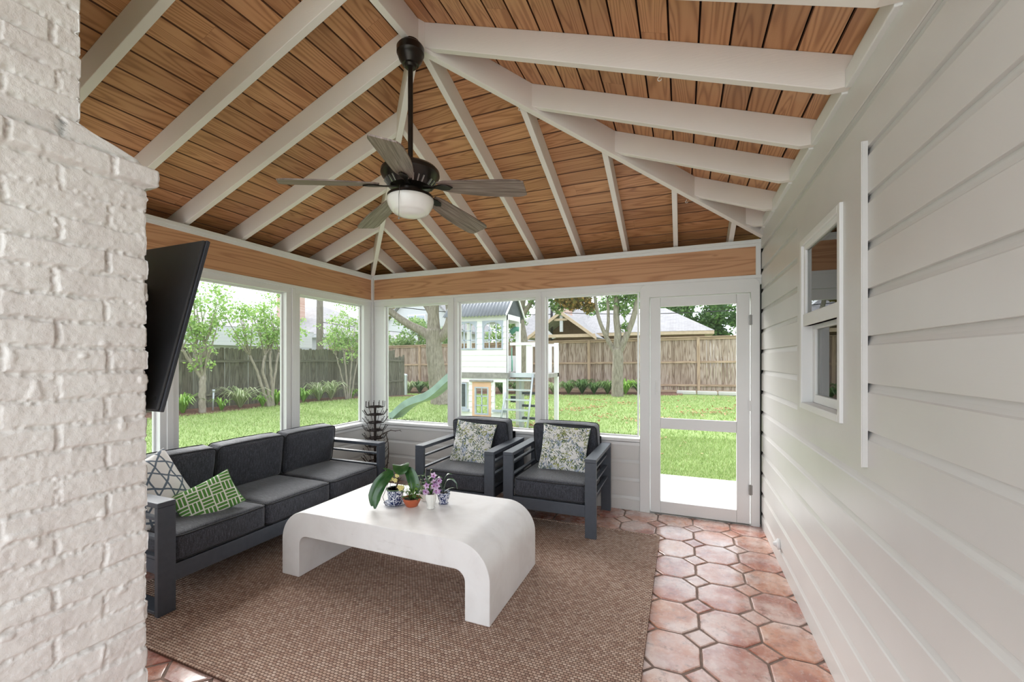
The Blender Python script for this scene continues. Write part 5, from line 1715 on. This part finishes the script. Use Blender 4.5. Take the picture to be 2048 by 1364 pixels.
# slim tree behind the play tower
st_ = tag(empty('slim_tree', (-6.75, 17.9, gz(17.9, -6.75))), 'leaning grey tree trunk rising behind the play tower roof', 'tree')
mb = MB(); limb(mb, [(0.15, 0, -0.05), (0.1, 0, 1.5), (0.0, 0, 2.6), (-0.15, 0, 3.6), (0.0, 0, 4.6)], 0.26, 0.2, 11)
limb(mb, [(-0.15, 0, 3.5), (-0.5, 0, 4.2), (-0.8, 0, 5.0)], 0.13, 0.08, 9); limb(mb, [(-0.1, 0, 3.6), (0.4, 0, 4.2), (0.7, 0, 5.2)], 0.13, 0.08, 9)
mb.build('trunk', 'bark', st_, smooth=True)
cloud([(0.9, 0, 4.2), (1.6, 0.3, 4.0), (0, 0, 5.6), (-1, 0, 5.2), (1.5, 0, 5)], [0.5, 0.4, 1.1, 0.8, 0.8], 2600, 0.18, 17, 'leaf_oak', 'foliage', st_)
# overhanging sprigs near the left screens
oh = tag(empty('side_tree', (-9.0, 2.4, gz(2.4))), 'thin leafy sprigs of a side garden tree hanging into the top of the left screens', 'tree')
mb = MB(); limb(mb, [(0, 0, -0.05), (0.1, 0.1, 1.6), (0.2, 0.2, 3.2), (0.1, 0.0, 5.5)], 0.22, 0.14, 12); mb.build('trunk', 'bark', oh, smooth=True)
mb = MB(); limb(mb, [(0.2, 0.2, 3.2), (0.8, 1.6, 4.6), (1.0, 5.0, 4.35), (0.8, 7.6, 4.5), (1.0, 9.5, 5.2)], 0.08, 0.03, 7)
sub = []; rr_ = random.Random(8)
for q in range(15):
    yy = 2.4 + q * 0.44; e = Vector((1.0 + rr_.uniform(-.2, .2), yy + rr_.uniform(-.3, .3), rr_.uniform(3.55, 3.95)))
    limb(mb, [(1.0, yy, 4.42), (1.0 + (e.x - 1) * 0.5, (yy + e.y) / 2, 4.25), e], 0.010, 0.004, 4)
    for z in (0, 0.08, 0.16): sub.append((e.x, e.y, e.z + z))
mb.build('limb', 'bark', oh, smooth=True)
cloud(sub, [0.10] * len(sub), 620, 0.09, 33, 'leaf_dark', 'foliage', oh)

def far_tree(x, y, z0, crowns, seed, mat, label, n, size=0.32):
    t = tag(empty('garden_tree', (x, y, z0)), label, 'tree', 'trees beyond the fences')
    mb = MB(); limb(mb, [(0, 0, 0), (0.1, 0, 1.8), (0, 0, 3.4)], 0.22, 0.1, 8); mb.build('trunk', 'bark', t, smooth=True)
    sub = []; sr = []; rr_ = random.Random(seed)
    for c in crowns:
        for q in range(16):
            d = Vector((rr_.gauss(0, 1), rr_.gauss(0, 1), rr_.gauss(0, 1))).normalized() * c[3] * rr_.uniform(0.4, 1)
            sub.append((c[0] + d.x, c[1] + d.y, c[2] + d.z)); sr.append(c[3] * rr_.uniform(0.2, 0.42))
    cloud(sub, sr, n, size, seed, mat, 'foliage', t)
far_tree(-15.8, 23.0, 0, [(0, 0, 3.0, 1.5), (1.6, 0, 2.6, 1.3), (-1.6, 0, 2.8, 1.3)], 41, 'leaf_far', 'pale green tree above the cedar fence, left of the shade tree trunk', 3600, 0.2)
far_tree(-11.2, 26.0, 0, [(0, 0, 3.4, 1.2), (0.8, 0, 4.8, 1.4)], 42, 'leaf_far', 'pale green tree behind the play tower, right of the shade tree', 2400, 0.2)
far_tree(-5.2, 52.0, 0, [(0, 0, 6.8, 3.8), (-3.5, 0, 6.4, 3.2), (2.8, 0, 7.6, 3.6)], 43, 'leaf_oak', 'dense green tree behind the shingled house, above its brick chimney', 6500, 0.34)
far_tree(1.2, 40.0, 0, [(0, 0, 4.6, 2.6), (-2.4, 0, 6.2, 2.8), (2.5, 0, 4.2, 2.4)], 44, 'leaf_dark', 'dark green tree right of the shingled roof, seen through the door', 7000, 0.34)
far_tree(7.0, 33.0, 0, [(0, 0, 3.8, 2.3), (1.5, 0, 6, 2.6)], 45, 'leaf_oak', 'green tree farthest right above the fence, seen through the door', 4600, 0.3)

def clump(x, y, n, L_, w, mat, seed, label, group, upright=0.6):
    r_ = random.Random(seed)
    c = MB()
    for k in range(n):
        a = r_.uniform(0, 2 * PI); l_ = L_ * r_.uniform(0.6, 1.15)
        out = r_.uniform(0.15, 1.35) * (1 - upright * 0.35)
        dx, dy = math.cos(a), math.sin(a)
        pts = [Vector((dx * 0.02, dy * 0.02, 0)), Vector((dx * l_ * out * 0.35, dy * l_ * out * 0.35, l_ * 0.55)), Vector((dx * l_ * out * 0.75, dy * l_ * out * 0.75, l_ * 0.72)), Vector((dx * l_ * out * 1.1, dy * l_ * out * 1.1, l_ * 0.5))]
        sd_ = Vector((-dy, dx, 0))
        v = []; ws = (w * 0.7, w, w * 0.8, 0.001)
        for p, q in zip(pts, ws):
            v += [p - sd_ * q, p + sd_ * q]
        c.add(v, [(0, 1, 3, 2), (2, 3, 5, 4), (4, 5, 7, 6)])
    o = c.build('spiky_plant', mat, smooth=True)
    o.location = (x, y, gz(y, x) + 0.03)
    tag(o, label, 'plant', group)
    return o
words = ['first', 'second', 'third', 'fourth', 'fifth', 'sixth', 'seventh', 'eighth', 'ninth', 'tenth', 'eleventh', 'twelfth']
gl = 'border plants by the dark fence'
clump(-11.75, 6.75, 60, 0.62, 0.020, 'leaf_bright', 51, 'bright green fern clump in the mulch, nearest the television', gl)
clump(-11.6, 7.62, 26, 0.42, 0.020, 'leaf_bright', 52, 'small bright green fern beside the pale blue stake', gl)
clump(-11.8, 8.28, 110, 0.78, 0.017, 'leaf_varieg', 53, 'large cream striped spiky plant left of the many-stemmed myrtle', gl, 0.3)
clump(-11.6, 8.82, 36, 0.42, 0.020, 'leaf_bright', 54, 'small green fern at the foot of the many-stemmed myrtle', gl)
clump(-11.8, 9.45, 70, 0.60, 0.020, 'leaf_bright', 55, 'green fern against the mullion in the larger left screen', gl)
clump(-11.8, 10.45, 70, 0.58, 0.020, 'leaf_bright', 56, 'green fern leftmost in the smaller left screen', gl)
clump(-11.8, 11.1, 90, 0.80, 0.018, 'leaf_varieg', 57, 'cream striped plant in the smaller left screen, left of its pair', gl)
clump(-11.9, 11.75, 90, 0.86, 0.018, 'leaf_varieg', 58, 'cream striped plant in the smaller left screen, right of its pair', gl)
clump(-11.8, 12.7, 50, 0.46, 0.020, 'leaf_bright', 59, 'low green fern at the right end of the smaller left screen', gl)
gb = 'strappy plants along the cedar fence'
for k, x in enumerate([-15.2, -14.5, -13.8, -13.1, -12.4]):
    clump(x, 19.1, 110, 0.80, 0.026, ['leaf_oak', 'leaf_bright', 'leaf_varieg', 'leaf_dark', 'leaf_oak'][k], 60 + k, 'strappy border clump behind the slide, %s from the left screen corner' % words[k], gb, 0.4)
for k, x in enumerate([-8.3, -7.5]):
    clump(x, 19.1, 100, 0.75, 0.026, 'leaf_dark', 66 + k, 'dark border clump seen through the play house, %s one' % ['left', 'right'][k], gb, 0.4)
for k, x in enumerate([-5.6, -4.85, -4.25, -3.68, -3.1, -2.3, -1.75]):
    clump(x, 19.0 - 0.15 * (k % 2), 110, 0.66 + 0.08 * (k % 3), 0.024, ['leaf_varieg', 'leaf_oak', 'leaf_dark', 'leaf_dark', 'leaf_oak', 'leaf_bright', 'leaf_oak'][k], 70 + k, 'strappy green clump by the cedar fence, %s from left in the screen beside the door' % words[k], gb, 0.4)

# ---------------------------------------------------------------- play tower
pf = tag(empty('play_tower', (-4.14, 8.3, 0)), 'white wooden play tower with grey corrugated roof, peach door and green slide', 'playset')
def P(x, y, z): return (x + 4.14, y - 8.3, z)
def pbox(x0, x1, y0, y1, z0, z1, name, mat, parent=pf, bev=0.0):
    return MB().box(P(x0, y0, z0), P(x1, y1, z1)).build(name, mat, parent, bevel=bev)
GZ = gz(8.3)
def lap_wall(x0, x1, z0, z1, holes, name):
    """front wall of overlapping boards with rectangular holes"""
    mb = MB()
    xs_ = sorted({x0, x1} | {h[0] for h in holes} | {h[1] for h in holes})
    z = z0
    while z < z1 - 1e-4:
        zt = min(z + 0.125, z1)
        for a, b in zip(xs_[:-1], xs_[1:]):
            segs = [(z, zt)]
            for h in holes:
                if h[0] <= a + 1e-6 and b <= h[1] + 1e-6:
                    ns_ = []
                    for (p, q) in segs:
                        if h[3] <= p or h[2] >= q: ns_.append((p, q)); continue
                        if p < h[2]: ns_.append((p, h[2]))
                        if q > h[3]: ns_.append((h[3], q))
                    segs = ns_
            for p, q in segs:
                d0 = 0.016 * (1 - (p - z) / 0.125); d1 = 0.016 * (1 - (q - z) / 0.125)
                mb.add([P(a, 8.3 - d0, p), P(b, 8.3 - d0, p), P(b, 8.3 - d1, q), P(a, 8.3 - d1, q), P(a, 8.33, p), P(b, 8.33, p), P(b, 8.33, q), P(a, 8.33, q)],
                       [(0, 1, 2, 3), (5, 4, 7, 6), (0, 4, 5, 1), (3, 2, 6, 7), (0, 3, 7, 4), (1, 5, 6, 2)])
        z = zt
    mb.build(name, 'playwhite', pf)
LX0, LX1 = -4.86, -3.49
lap_wall(LX0, LX1, 1.18, 2.44, [(-4.66, -4.21, 1.69, 2.29), (-4.05, -3.58, 1.69, 2.29)], 'upper_wall')
lap_wall(LX0, LX1, GZ, 1.05, [(-4.72, -4.40, 0.36, 0.96), (-4.31, -3.85, GZ, 0.97), (-3.77, -3.50, 0.36, 0.97)], 'lower_wall')
for x0, x1, y0, y1 in ((LX0, LX0 + 0.09, 8.31, 8.4), (LX1 - 0.09, LX1, 8.30, 8.4), (LX0, LX0 + 0.09, 9.06, 9.15), (LX1 - 0.09, LX1, 9.06, 9.15)):
    pbox(x0, x1, y0, y1, GZ, 2.44, 'tower_post', 'playwhite')
pbox(LX0 - 0.03, LX1 + 0.02, 8.27, 9.18, 1.055, 1.175, 'deck_beam', 'playdeck')
pbox(LX0, LX1, 9.11, 9.15, 1.18, 1.55, 'rear_guard', 'playwhite')
pbox(LX0, LX1, 9.11, 9.15, 2.3, 2.44, 'rear_header', 'playwhite')
pbox(LX1 - 0.04, LX1, 8.4, 9.06, 2.33, 2.44, 'side_header', 'playwhite')
pbox(LX0, LX0 + 0.04, 8.4, 9.06, 2.33, 2.44, 'side_header', 'playwhite')
pbox(LX0, LX1, 8.33, 8.37, 2.31, 2.44, 'front_header', 'playwhite')
def pane_frame(x0, x1, z0, z1, nx, nz, mat, arch, parent=pf, name='tower_window', yf=8.275, w=0.03):
    mb = MB()
    mb.box(P(x0, yf, z0), P(x0 + w, yf + 0.05, z1)).box(P(x1 - w, yf, z0), P(x1, yf + 0.05, z1)).box(P(x0 + w, yf, z0), P(x1 - w, yf + 0.05, z0 + w)).box(P(x0 + w, yf, z1 - w), P(x1 - w, yf + 0.05, z1))
    for i in range(1, nx):
        x = x0 + (x1 - x0) * i / nx
        mb.box(P(x - 0.010, yf + 0.01, z0 + w), P(x + 0.010, yf + 0.03, z1 - w))
    for i in range(1, nz):
        z = z0 + (z1 - z0) * i / nz
        mb.box(P(x0 + w, yf + 0.01, z - 0.010), P(x1 - w, yf + 0.03, z + 0.010))
    if arch:
        n = 10; cx_ = (x0 + x1) / 2; hw = (x1 - x0) / 2 - w
        for i in range(n):
            a0 = cx_ - hw + 2 * hw * i / n; a1 = cx_ - hw + 2 * hw * (i + 1) / n
            f0 = z1 - w - 0.13 * (1 - math.sqrt(max(0, 1 - ((a0 - cx_) / hw) ** 2))); f1 = z1 - w - 0.13 * (1 - math.sqrt(max(0, 1 - ((a1 - cx_) / hw) ** 2)))
            mb.add([P(a0, yf + 0.005, f0), P(a1, yf + 0.005, f1), P(a1, yf + 0.005, z1 - w), P(a0, yf + 0.005, z1 - w), P(a0, yf + 0.03, f0), P(a1, yf + 0.03, f1), P(a1, yf + 0.03, z1 - w), P(a0, yf + 0.03, z1 - w)], [(0, 1, 2, 3), (5, 4, 7, 6), (0, 4, 5, 1)])
    return mb.build(name, mat, parent)
pane_frame(-4.67, -4.20, 1.68, 2.30, 3, 3, 'playgrey', True)
pane_frame(-4.06, -3.57, 1.68, 2.30, 3, 3, 'playgrey', True)
dr = pbox(-4.31, -3.85, 8.285, 8.325, GZ + 0.02, GZ + 0.24, 'play_door', 'peach')
pbox(-4.31, -4.25, 8.285, 8.325, GZ + 0.24, 0.97, 'door_stile', 'peach', dr); pbox(-3.91, -3.85, 8.285, 8.325, GZ + 0.24, 0.97, 'door_stile', 'peach', dr)
pbox(-4.25, -3.91, 8.285, 8.325, GZ + 0.24, 0.26, 'door_rail', 'peach', dr); pbox(-4.25, -3.91, 8.285, 8.325, 0.85, 0.97, 'door_rail', 'peach', dr)
pane_frame(-4.25, -3.91, 0.25, 0.86, 2, 3, 'playgrey', False, dr, 'door_window', 8.28)
pbox(-4.36, -3.80, 8.24, 8.30, 0.975, 1.01, 'door_hood', 'playdeck')
pbox(-4.72, -4.44, 8.26, 8.285, 0.37, 0.95, 'shutter', 'playgrey'); pbox(-4.69, -4.47, 8.25, 8.262, 0.42, 0.92, 'chalkboard', 'chalk')
pbox(-4.74, -4.38, 8.22, 8.29, 0.31, 0.36, 'window_ledge', 'playgrey'); pbox(-3.80, -3.48, 8.22, 8.29, 0.33, 0.38, 'window_ledge', 'playgrey')
pbox(-3.77, -3.50, 9.2, 9.24, 0.45, 0.60, 'inner_shelf', 'chalk')
# corrugated roof
mb = MB(); K = 96; v = []; f = []
ey, ez, ry_, rz_ = 8.14, 2.40, 8.72, 3.0
for side in (0, 1):
    b0_ = len(v)
    for i in range(K + 1):
        x = LX0 - 0.12 + (LX1 - LX0 + 0.17) * i / K
        w = 0.014 * math.sin(i / K * 2 * PI * 19)
        y0 = ey if side == 0 else 2 * ry_ - ey
        v += [P(x, y0, ez + w), P(x, ry_, rz_ + w)]
    for i in range(K):
        f.append((b0_ + 2 * i, b0_ + 2 * i + 2, b0_ + 2 * i + 3, b0_ + 2 * i + 1))
o = mb.add(v, f).build('corrugated_roof', 'corr', pf, smooth=True)
sm = o.modifiers.new('thick', 'SOLIDIFY'); sm.thickness = 0.008
for x in (LX1 - 0.03, LX0):
    MB().prism([(8.2, 2.44), (ry_, rz_ - 0.06), (2 * ry_ - 8.2, 2.44)], x, x + 0.03, lambda a, b, t: P(t, a, b)).build('gable_panel', 'chalk', pf)
for (ya, yb2) in ((8.15, ry_), (2 * ry_ - 8.15, ry_)):
    MB().prism([(ya, 2.385), (ya, 2.425), (yb2, rz_ + 0.01), (yb2, rz_ - 0.05)], LX1 + 0.04, LX1 + 0.065, lambda a, b, t: P(t, a, b)).build('barge_board', 'playwhite', pf)
# balcony, railings, posts
pbox(LX1, -2.70, 8.5, 9.6, 1.06, 1.15, 'balcony_deck', 'playdeck')
pbox(LX1, -2.70, 8.48, 8.52, 1.77, 1.83, 'hand_rail', 'playwhite')
pbox(LX1, -2.70, 9.56, 9.60, 1.77, 1.83, 'hand_rail', 'playwhite')
for x in (-3.36, -3.12, -2.88): pbox(x, x + 0.12, 8.505, 8.53, 1.15, 1.78, 'baluster', 'playwhite')
for x in (-3.44, -3.2, -2.96): pbox(x, x + 0.10, 9.54, 9.56, 1.15, 1.78, 'baluster', 'playwhite')
for x, y in ((-2.79, 8.5), (-2.79, 9.5)): pbox(x, x + 0.09, y, y + 0.09, GZ, 1.85, 'tower_post', 'playwhite')
# ladder with two rails and rungs
ld = MB().tube([P(-3.56, 8.02, GZ), P(-3.50, 8.46, 1.16)], 0.022, 6).build('ladder_rail', 'alu', pf, smooth=True)
MB().tube([P(-2.93, 8.02, GZ), P(-2.95, 8.46, 1.16)], 0.022, 6).build('ladder_rail', 'alu', pf, smooth=True)
for k in range(6):
    t_ = 0.06 + k * 0.165; y = 8.02 + 0.44 * t_; z = GZ + (1.16 - GZ) * t_
    pbox(-3.56 + 0.05 * t_, -2.93 - 0.02 * t_, y - 0.02, y + 0.06, z - 0.015, z + 0.015, 'ladder_rung', 'alu')
pbox(-3.50, -2.93, 8.44, 8.50, 1.08, 1.17, 'ladder_rung', 'alu')
for k in range(3): pbox(-3.38, -2.9, 8.85, 8.93, 0.12 + 0.28 * k, 0.17 + 0.28 * k, 'rear_step', 'chalk')
pbox(-3.40, -3.34, 8.80, 8.98, GZ, 1.06, 'step_side', 'alu')
MB().tube([P(-3.44, 8.47, 1.20), P(-3.41, 8.42, 1.23), P(-3.41, 8.42, 1.44), P(-3.44, 8.47, 1.47)], 0.014, 6).build('grab_handle', 'green_plastic', pf, smooth=True)
MB().tube([P(-3.44, 8.47, 1.72), P(-3.44, 8.47, 1.24)], 0.012, 6).build('grab_handle', 'green_plastic', pf, smooth=True)
# wavy slide running left
mb = MB(); v = []; f = []
N_ = 36
prf = [(-0.26, 0.16), (-0.235, 0.165), (-0.215, 0.02), (-0.1, -0.01), (0.1, -0.01), (0.215, 0.02), (0.235, 0.165), (0.26, 0.16), (0.235, -0.02), (-0.235, -0.02)]
for i in range(N_ + 1):
    t_ = i / N_
    x = LX0 - 0.02 - 2.05 * t_
    z = 1.08 * (1 - t_) ** 1.0 + GZ * t_ + 0.03 + 0.06 * math.sin(t_ * 2 * PI * 1.5 + 0.6)
    if t_ > 0.93: z = max(z, GZ + 0.03)
    for a, b in prf: v.append(P(x, 9.0 + a, z + b))
m = len(prf)
for i in range(N_):
    for k in range(m):
        k2 = (k + 1) % m
        f.append((i * m + k, (i + 1) * m + k, (i + 1) * m + k2, i * m + k2))
mb.add(v, f).build('slide', 'teal', pf, smooth=True, autosmooth=50)
MB().tube([P(-3.72, 9.1, 2.10), P(-3.60, 9.1, 2.17), P(-3.5, 9.1, 2.16)], 0.07, 10).build('telescope', 'green_plastic', pf, smooth=True)

# ---------------------------------------------------------------- houses
def roof_quad(mb, pts, scale=1.0):
    a, b, c_, d = [Vector(p) for p in pts]
    U = (b - a).normalized(); Nn = (b - a).cross(d - a).normalized(); Vv = Nn.cross(U)
    mb.add(pts, [(0, 1, 2, 3)], [[((p - a).dot(U), (p - a).dot(Vv)) for p in (a, b, c_, d)]])
def hip_house(name, label, x0, x1, y0, y1, ze, zr_, rx0, rx1, wallm, over=0.5, zb_=0.0, group=None, fascia='tan'):
    h = tag(empty(name, ((x0 + x1) / 2, (y0 + y1) / 2, zb_)), label, 'house', group)
    ox, oy, oz = h.location
    Q = lambda x, y, z: (x - ox, y - oy, z - oz)
    MB().box(Q(x0 + over, y0 + over, zb_), Q(x1 - over, y1 - over, ze - 0.06)).build('walls', wallm, h)
    ym = (y0 + y1) / 2
    mb = MB()
    A_, B_, C_, D_ = Q(x0, y0, ze), Q(x1, y0, ze), Q(x1, y1, ze), Q(x0, y1, ze)
    E1, E2 = Q(rx0, ym, zr_), Q(rx1, ym, zr_)
    roof_quad(mb, [A_, B_, E2, E1]); roof_quad(mb, [C_, D_, E1, E2]); roof_quad(mb, [B_, C_, E2, E2]); roof_quad(mb, [D_, A_, E1, E1])
    mb.build('shingle_roof', 'shingle', h)
    MB().box(Q(x0 + 0.02, y0 + 0.02, ze - 0.20), Q(x1 - 0.02, y1 - 0.02, ze - 0.004)).build('fascia', fascia, h)
    return h, Q
h1, Q1 = hip_house('shingled_house', 'low house with grey shingle hip roof behind the cedar fence, right of the play tower', -7.8, 1.7, 26.5, 35.5, 3.15, 5.05, -5.3, -1.1, 'brownwood')
# open gable porch in front of it
gp = MB(); v0 = Q1(-6.6, 23.8, 4.25)
gx0, gx1, gzb = -8.7, -4.5, 2.75
roof_quad(gp, [Q1(gx0, 23.8, gzb), Q1(gx0, 29, gzb), Q1(-6.6, 29, 4.3), Q1(-6.6, 23.8, 4.3)][::-1])
roof_quad(gp, [Q1(gx1, 23.8, gzb), Q1(gx1, 29, gzb), Q1(-6.6, 29, 4.3), Q1(-6.6, 23.8, 4.3)])
gpo = gp.build('porch_roof', 'shingle', h1); sm = gpo.modifiers.new('thick', 'SOLIDIFY'); sm.thickness = 0.10
for sx0, sx1 in ((gx0, -6.6), (gx1, -6.6)):
    MB().prism([(sx0, gzb - 0.16), (sx0, gzb + 0.04), (sx1, 4.34), (sx1, 4.12)], 23.72, 23.80, lambda a, b, t: Q1(a, t, b)).build('barge_board', 'tan', h1)
MB().prism([(gx0 + 0.2, gzb - 0.02), (-6.6, 4.15), (gx1 - 0.2, gzb - 0.02)], 26.0, 26.1, lambda a, b, t: Q1(a, t, b)).box(Q1(gx0 + 0.1, 26.0, 0), Q1(gx1 - 0.1, 26.1, gzb)).build('porch_wall', 'brownwood', h1)
MB().box(Q1(-6.66, 23.85, 3.1), Q1(-6.48, 23.98, 4.2)).build('king_post', 'lap', h1)
MB().box(Q1(gx0 + 0.1, 23.82, gzb + 0.02), Q1(gx1 - 0.1, 23.98, gzb + 0.2)).box(Q1(-7.0, 23.83, 3.75), Q1(-6.2, 23.95, 3.88)).build('tie_beam', 'tan', h1)
MB().prism([(-7.75, 3.35), (-7.6, 3.42), (-6.9, 2.75), (-7.1, 2.7)], 23.86, 23.96, lambda a, b, t: Q1(a, t, b)).build('brace', 'lap', h1)
MB().box(Q1(-8.6, 29.6, 3.0), Q1(-7.5, 30.3, 6.05)).box(Q1(-8.68, 29.52, 5.95), Q1(-7.42, 30.38, 6.12)).build('brick_chimney_stack', 'redbrick', h1)
h2, Q2 = hip_house('shingled_house', 'pale house roof filling the gap between play tower and gable porch', -16.5, -6.0, 36, 46, 3.1, 6.9, -13.0, -9.6, 'lap', fascia='lap')
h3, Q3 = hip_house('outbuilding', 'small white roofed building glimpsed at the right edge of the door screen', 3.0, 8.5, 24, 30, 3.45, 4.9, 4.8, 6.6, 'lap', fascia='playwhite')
# long pale house beyond the dark fence
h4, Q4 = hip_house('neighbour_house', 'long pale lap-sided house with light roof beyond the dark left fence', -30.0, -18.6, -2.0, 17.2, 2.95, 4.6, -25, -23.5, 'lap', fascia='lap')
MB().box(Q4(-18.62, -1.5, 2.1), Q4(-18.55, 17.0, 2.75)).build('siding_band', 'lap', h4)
h5 = tag(empty('gabled_house', (-21.5, 33.5, 0)), 'two-storey pale gabled house behind the large shade tree limb', 'house')
Q5 = lambda x, y, z: (x + 21.5, y - 33.5, z)
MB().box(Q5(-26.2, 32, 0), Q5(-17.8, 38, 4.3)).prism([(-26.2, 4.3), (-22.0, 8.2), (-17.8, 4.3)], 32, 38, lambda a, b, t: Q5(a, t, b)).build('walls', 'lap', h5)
for a0, a1 in ((-26.8, -22.0), (-17.2, -22.0)):
    MB().prism([(a0, 3.75), (a0, 3.95), (a1, 8.55), (a1, 8.3)], 31.6, 38.4, lambda a, b, t: Q5(a, t, b)).build('roof_slope', 'shingle', h5)
wf = MB().box(Q5(-23.2, 31.93, 4.35), Q5(-21.3, 31.99, 5.55)).build('window', 'playwhite', h5)
MB().box(Q5(-23.1, 31.90, 4.45), Q5(-22.3, 31.94, 5.45)).box(Q5(-22.2, 31.90, 4.45), Q5(-21.4, 31.94, 5.45)).build('pane', 'playgrey', wf)
h6, Q6 = hip_house('neighbour_house', 'pale roofed house beyond the utility pole, seen in the smaller left screen', -33, -19.5, 18.8, 28.0, 3.0, 5.4, -28, -24.5, 'lap', fascia='lap')
MB().box(Q6(-25.2, 20.2, 3.4), Q6(-24.0, 21.4, 6.4)).build('brick_chimney_stack', 'redbrick', h6)
# fence piece beyond the dark fence
ff = tag(MB().box((-17.6, 17.2, 2.12), (-17.5, 24.0, 2.2)).box((-17.58, 17.2, 0), (-17.54, 24, 2.12)).build('neighbour_fence', 'fencetrim'), 'brown fence topped with a rail beyond the dark fence and pole', 'fence')

# utility poles and wires
up = tag(empty('utility_pole', (-16.3, 15.4, 0)), 'grey wooden utility pole beyond the dark fence', 'utility pole')
MB().tube([(0, 0, 0), (0, 0, 9)], [0.17, 0.13], 12).build('pole', 'pole', up, smooth=True)
MB().box((-0.9, -0.06, 7.6), (0.9, 0.06, 7.72)).build('cross_arm', 'pole', up)
up2 = tag(empty('utility_pole', (-7.55, 25.2, 0)), 'thin dark utility pole beside the brick chimney stack', 'utility pole')
MB().tube([(0, 0, 0), (0, 0, 8)], [0.09, 0.07], 10).build('pole', 'wire', up2, smooth=True)
def wire(p, q, sag, rad, label):
    p = Vector(p); q = Vector(q); pts = []
    for i in range(17):
        t_ = i / 16
        pts.append(tuple(p.lerp(q, t_) - Vector((0, 0, sag * 4 * t_ * (1 - t_)))))
    o = MB().tube(pts, rad, 6).build('power_line', 'wire', smooth=True)
    tag(o, label, 'cable', 'overhead cables')
wire((-16.3, 15.4, 5.4), (-7.55, 25.2, 5.0), 0.35, 0.016, 'upper cable from the grey pole towards the play tower')
wire((-16.3, 15.4, 4.6), (-7.55, 25.2, 4.3), 0.35, 0.022, 'lower cable from the grey pole towards the play tower')
wire((-16.3, 15.4, 3.3), (-18.6, 30, 3.6), 0.15, 0.018, 'low cable running back from the grey pole past the roof')
wire((-7.55, 25.2, 5.0), (8, 27.0, 5.6), 0.4, 0.022, 'upper cable crossing above the shingle roof and the young tree')
wire((-7.55, 25.2, 4.42), (8, 27.0, 4.6), 0.35, 0.022, 'lower cable crossing just above the shingle ridge')

# dry leaf crumbs caught on the outer sills
rs = np.random.RandomState(77)
P_ = []
for a0, a1 in b_open:
    k = 90; x = rs.uniform(a0, a1, k); P_.append(np.stack([x, YB + rs.uniform(0.062, 0.085, k), np.full(k, OPEN_B + 0.012) + rs.uniform(0, 0.008, k)], -1))
for a0, a1 in l_open[2:]:
    k = 90; y = rs.uniform(a0, a1, k); P_.append(np.stack([XL - rs.uniform(0.062, 0.085, k), y, np.full(k, OPEN_B + 0.012) + rs.uniform(0, 0.008, k)], -1))
v_, f_ = leaf_quads(np.concatenate(P_), 0.018, rs, 0.5)
o = numpy_mesh('leaf_litter', v_, f_, 'twig')
tag(o, 'dark leaf crumbs caught along the outer window sills', 'leaf litter', kind='stuff')
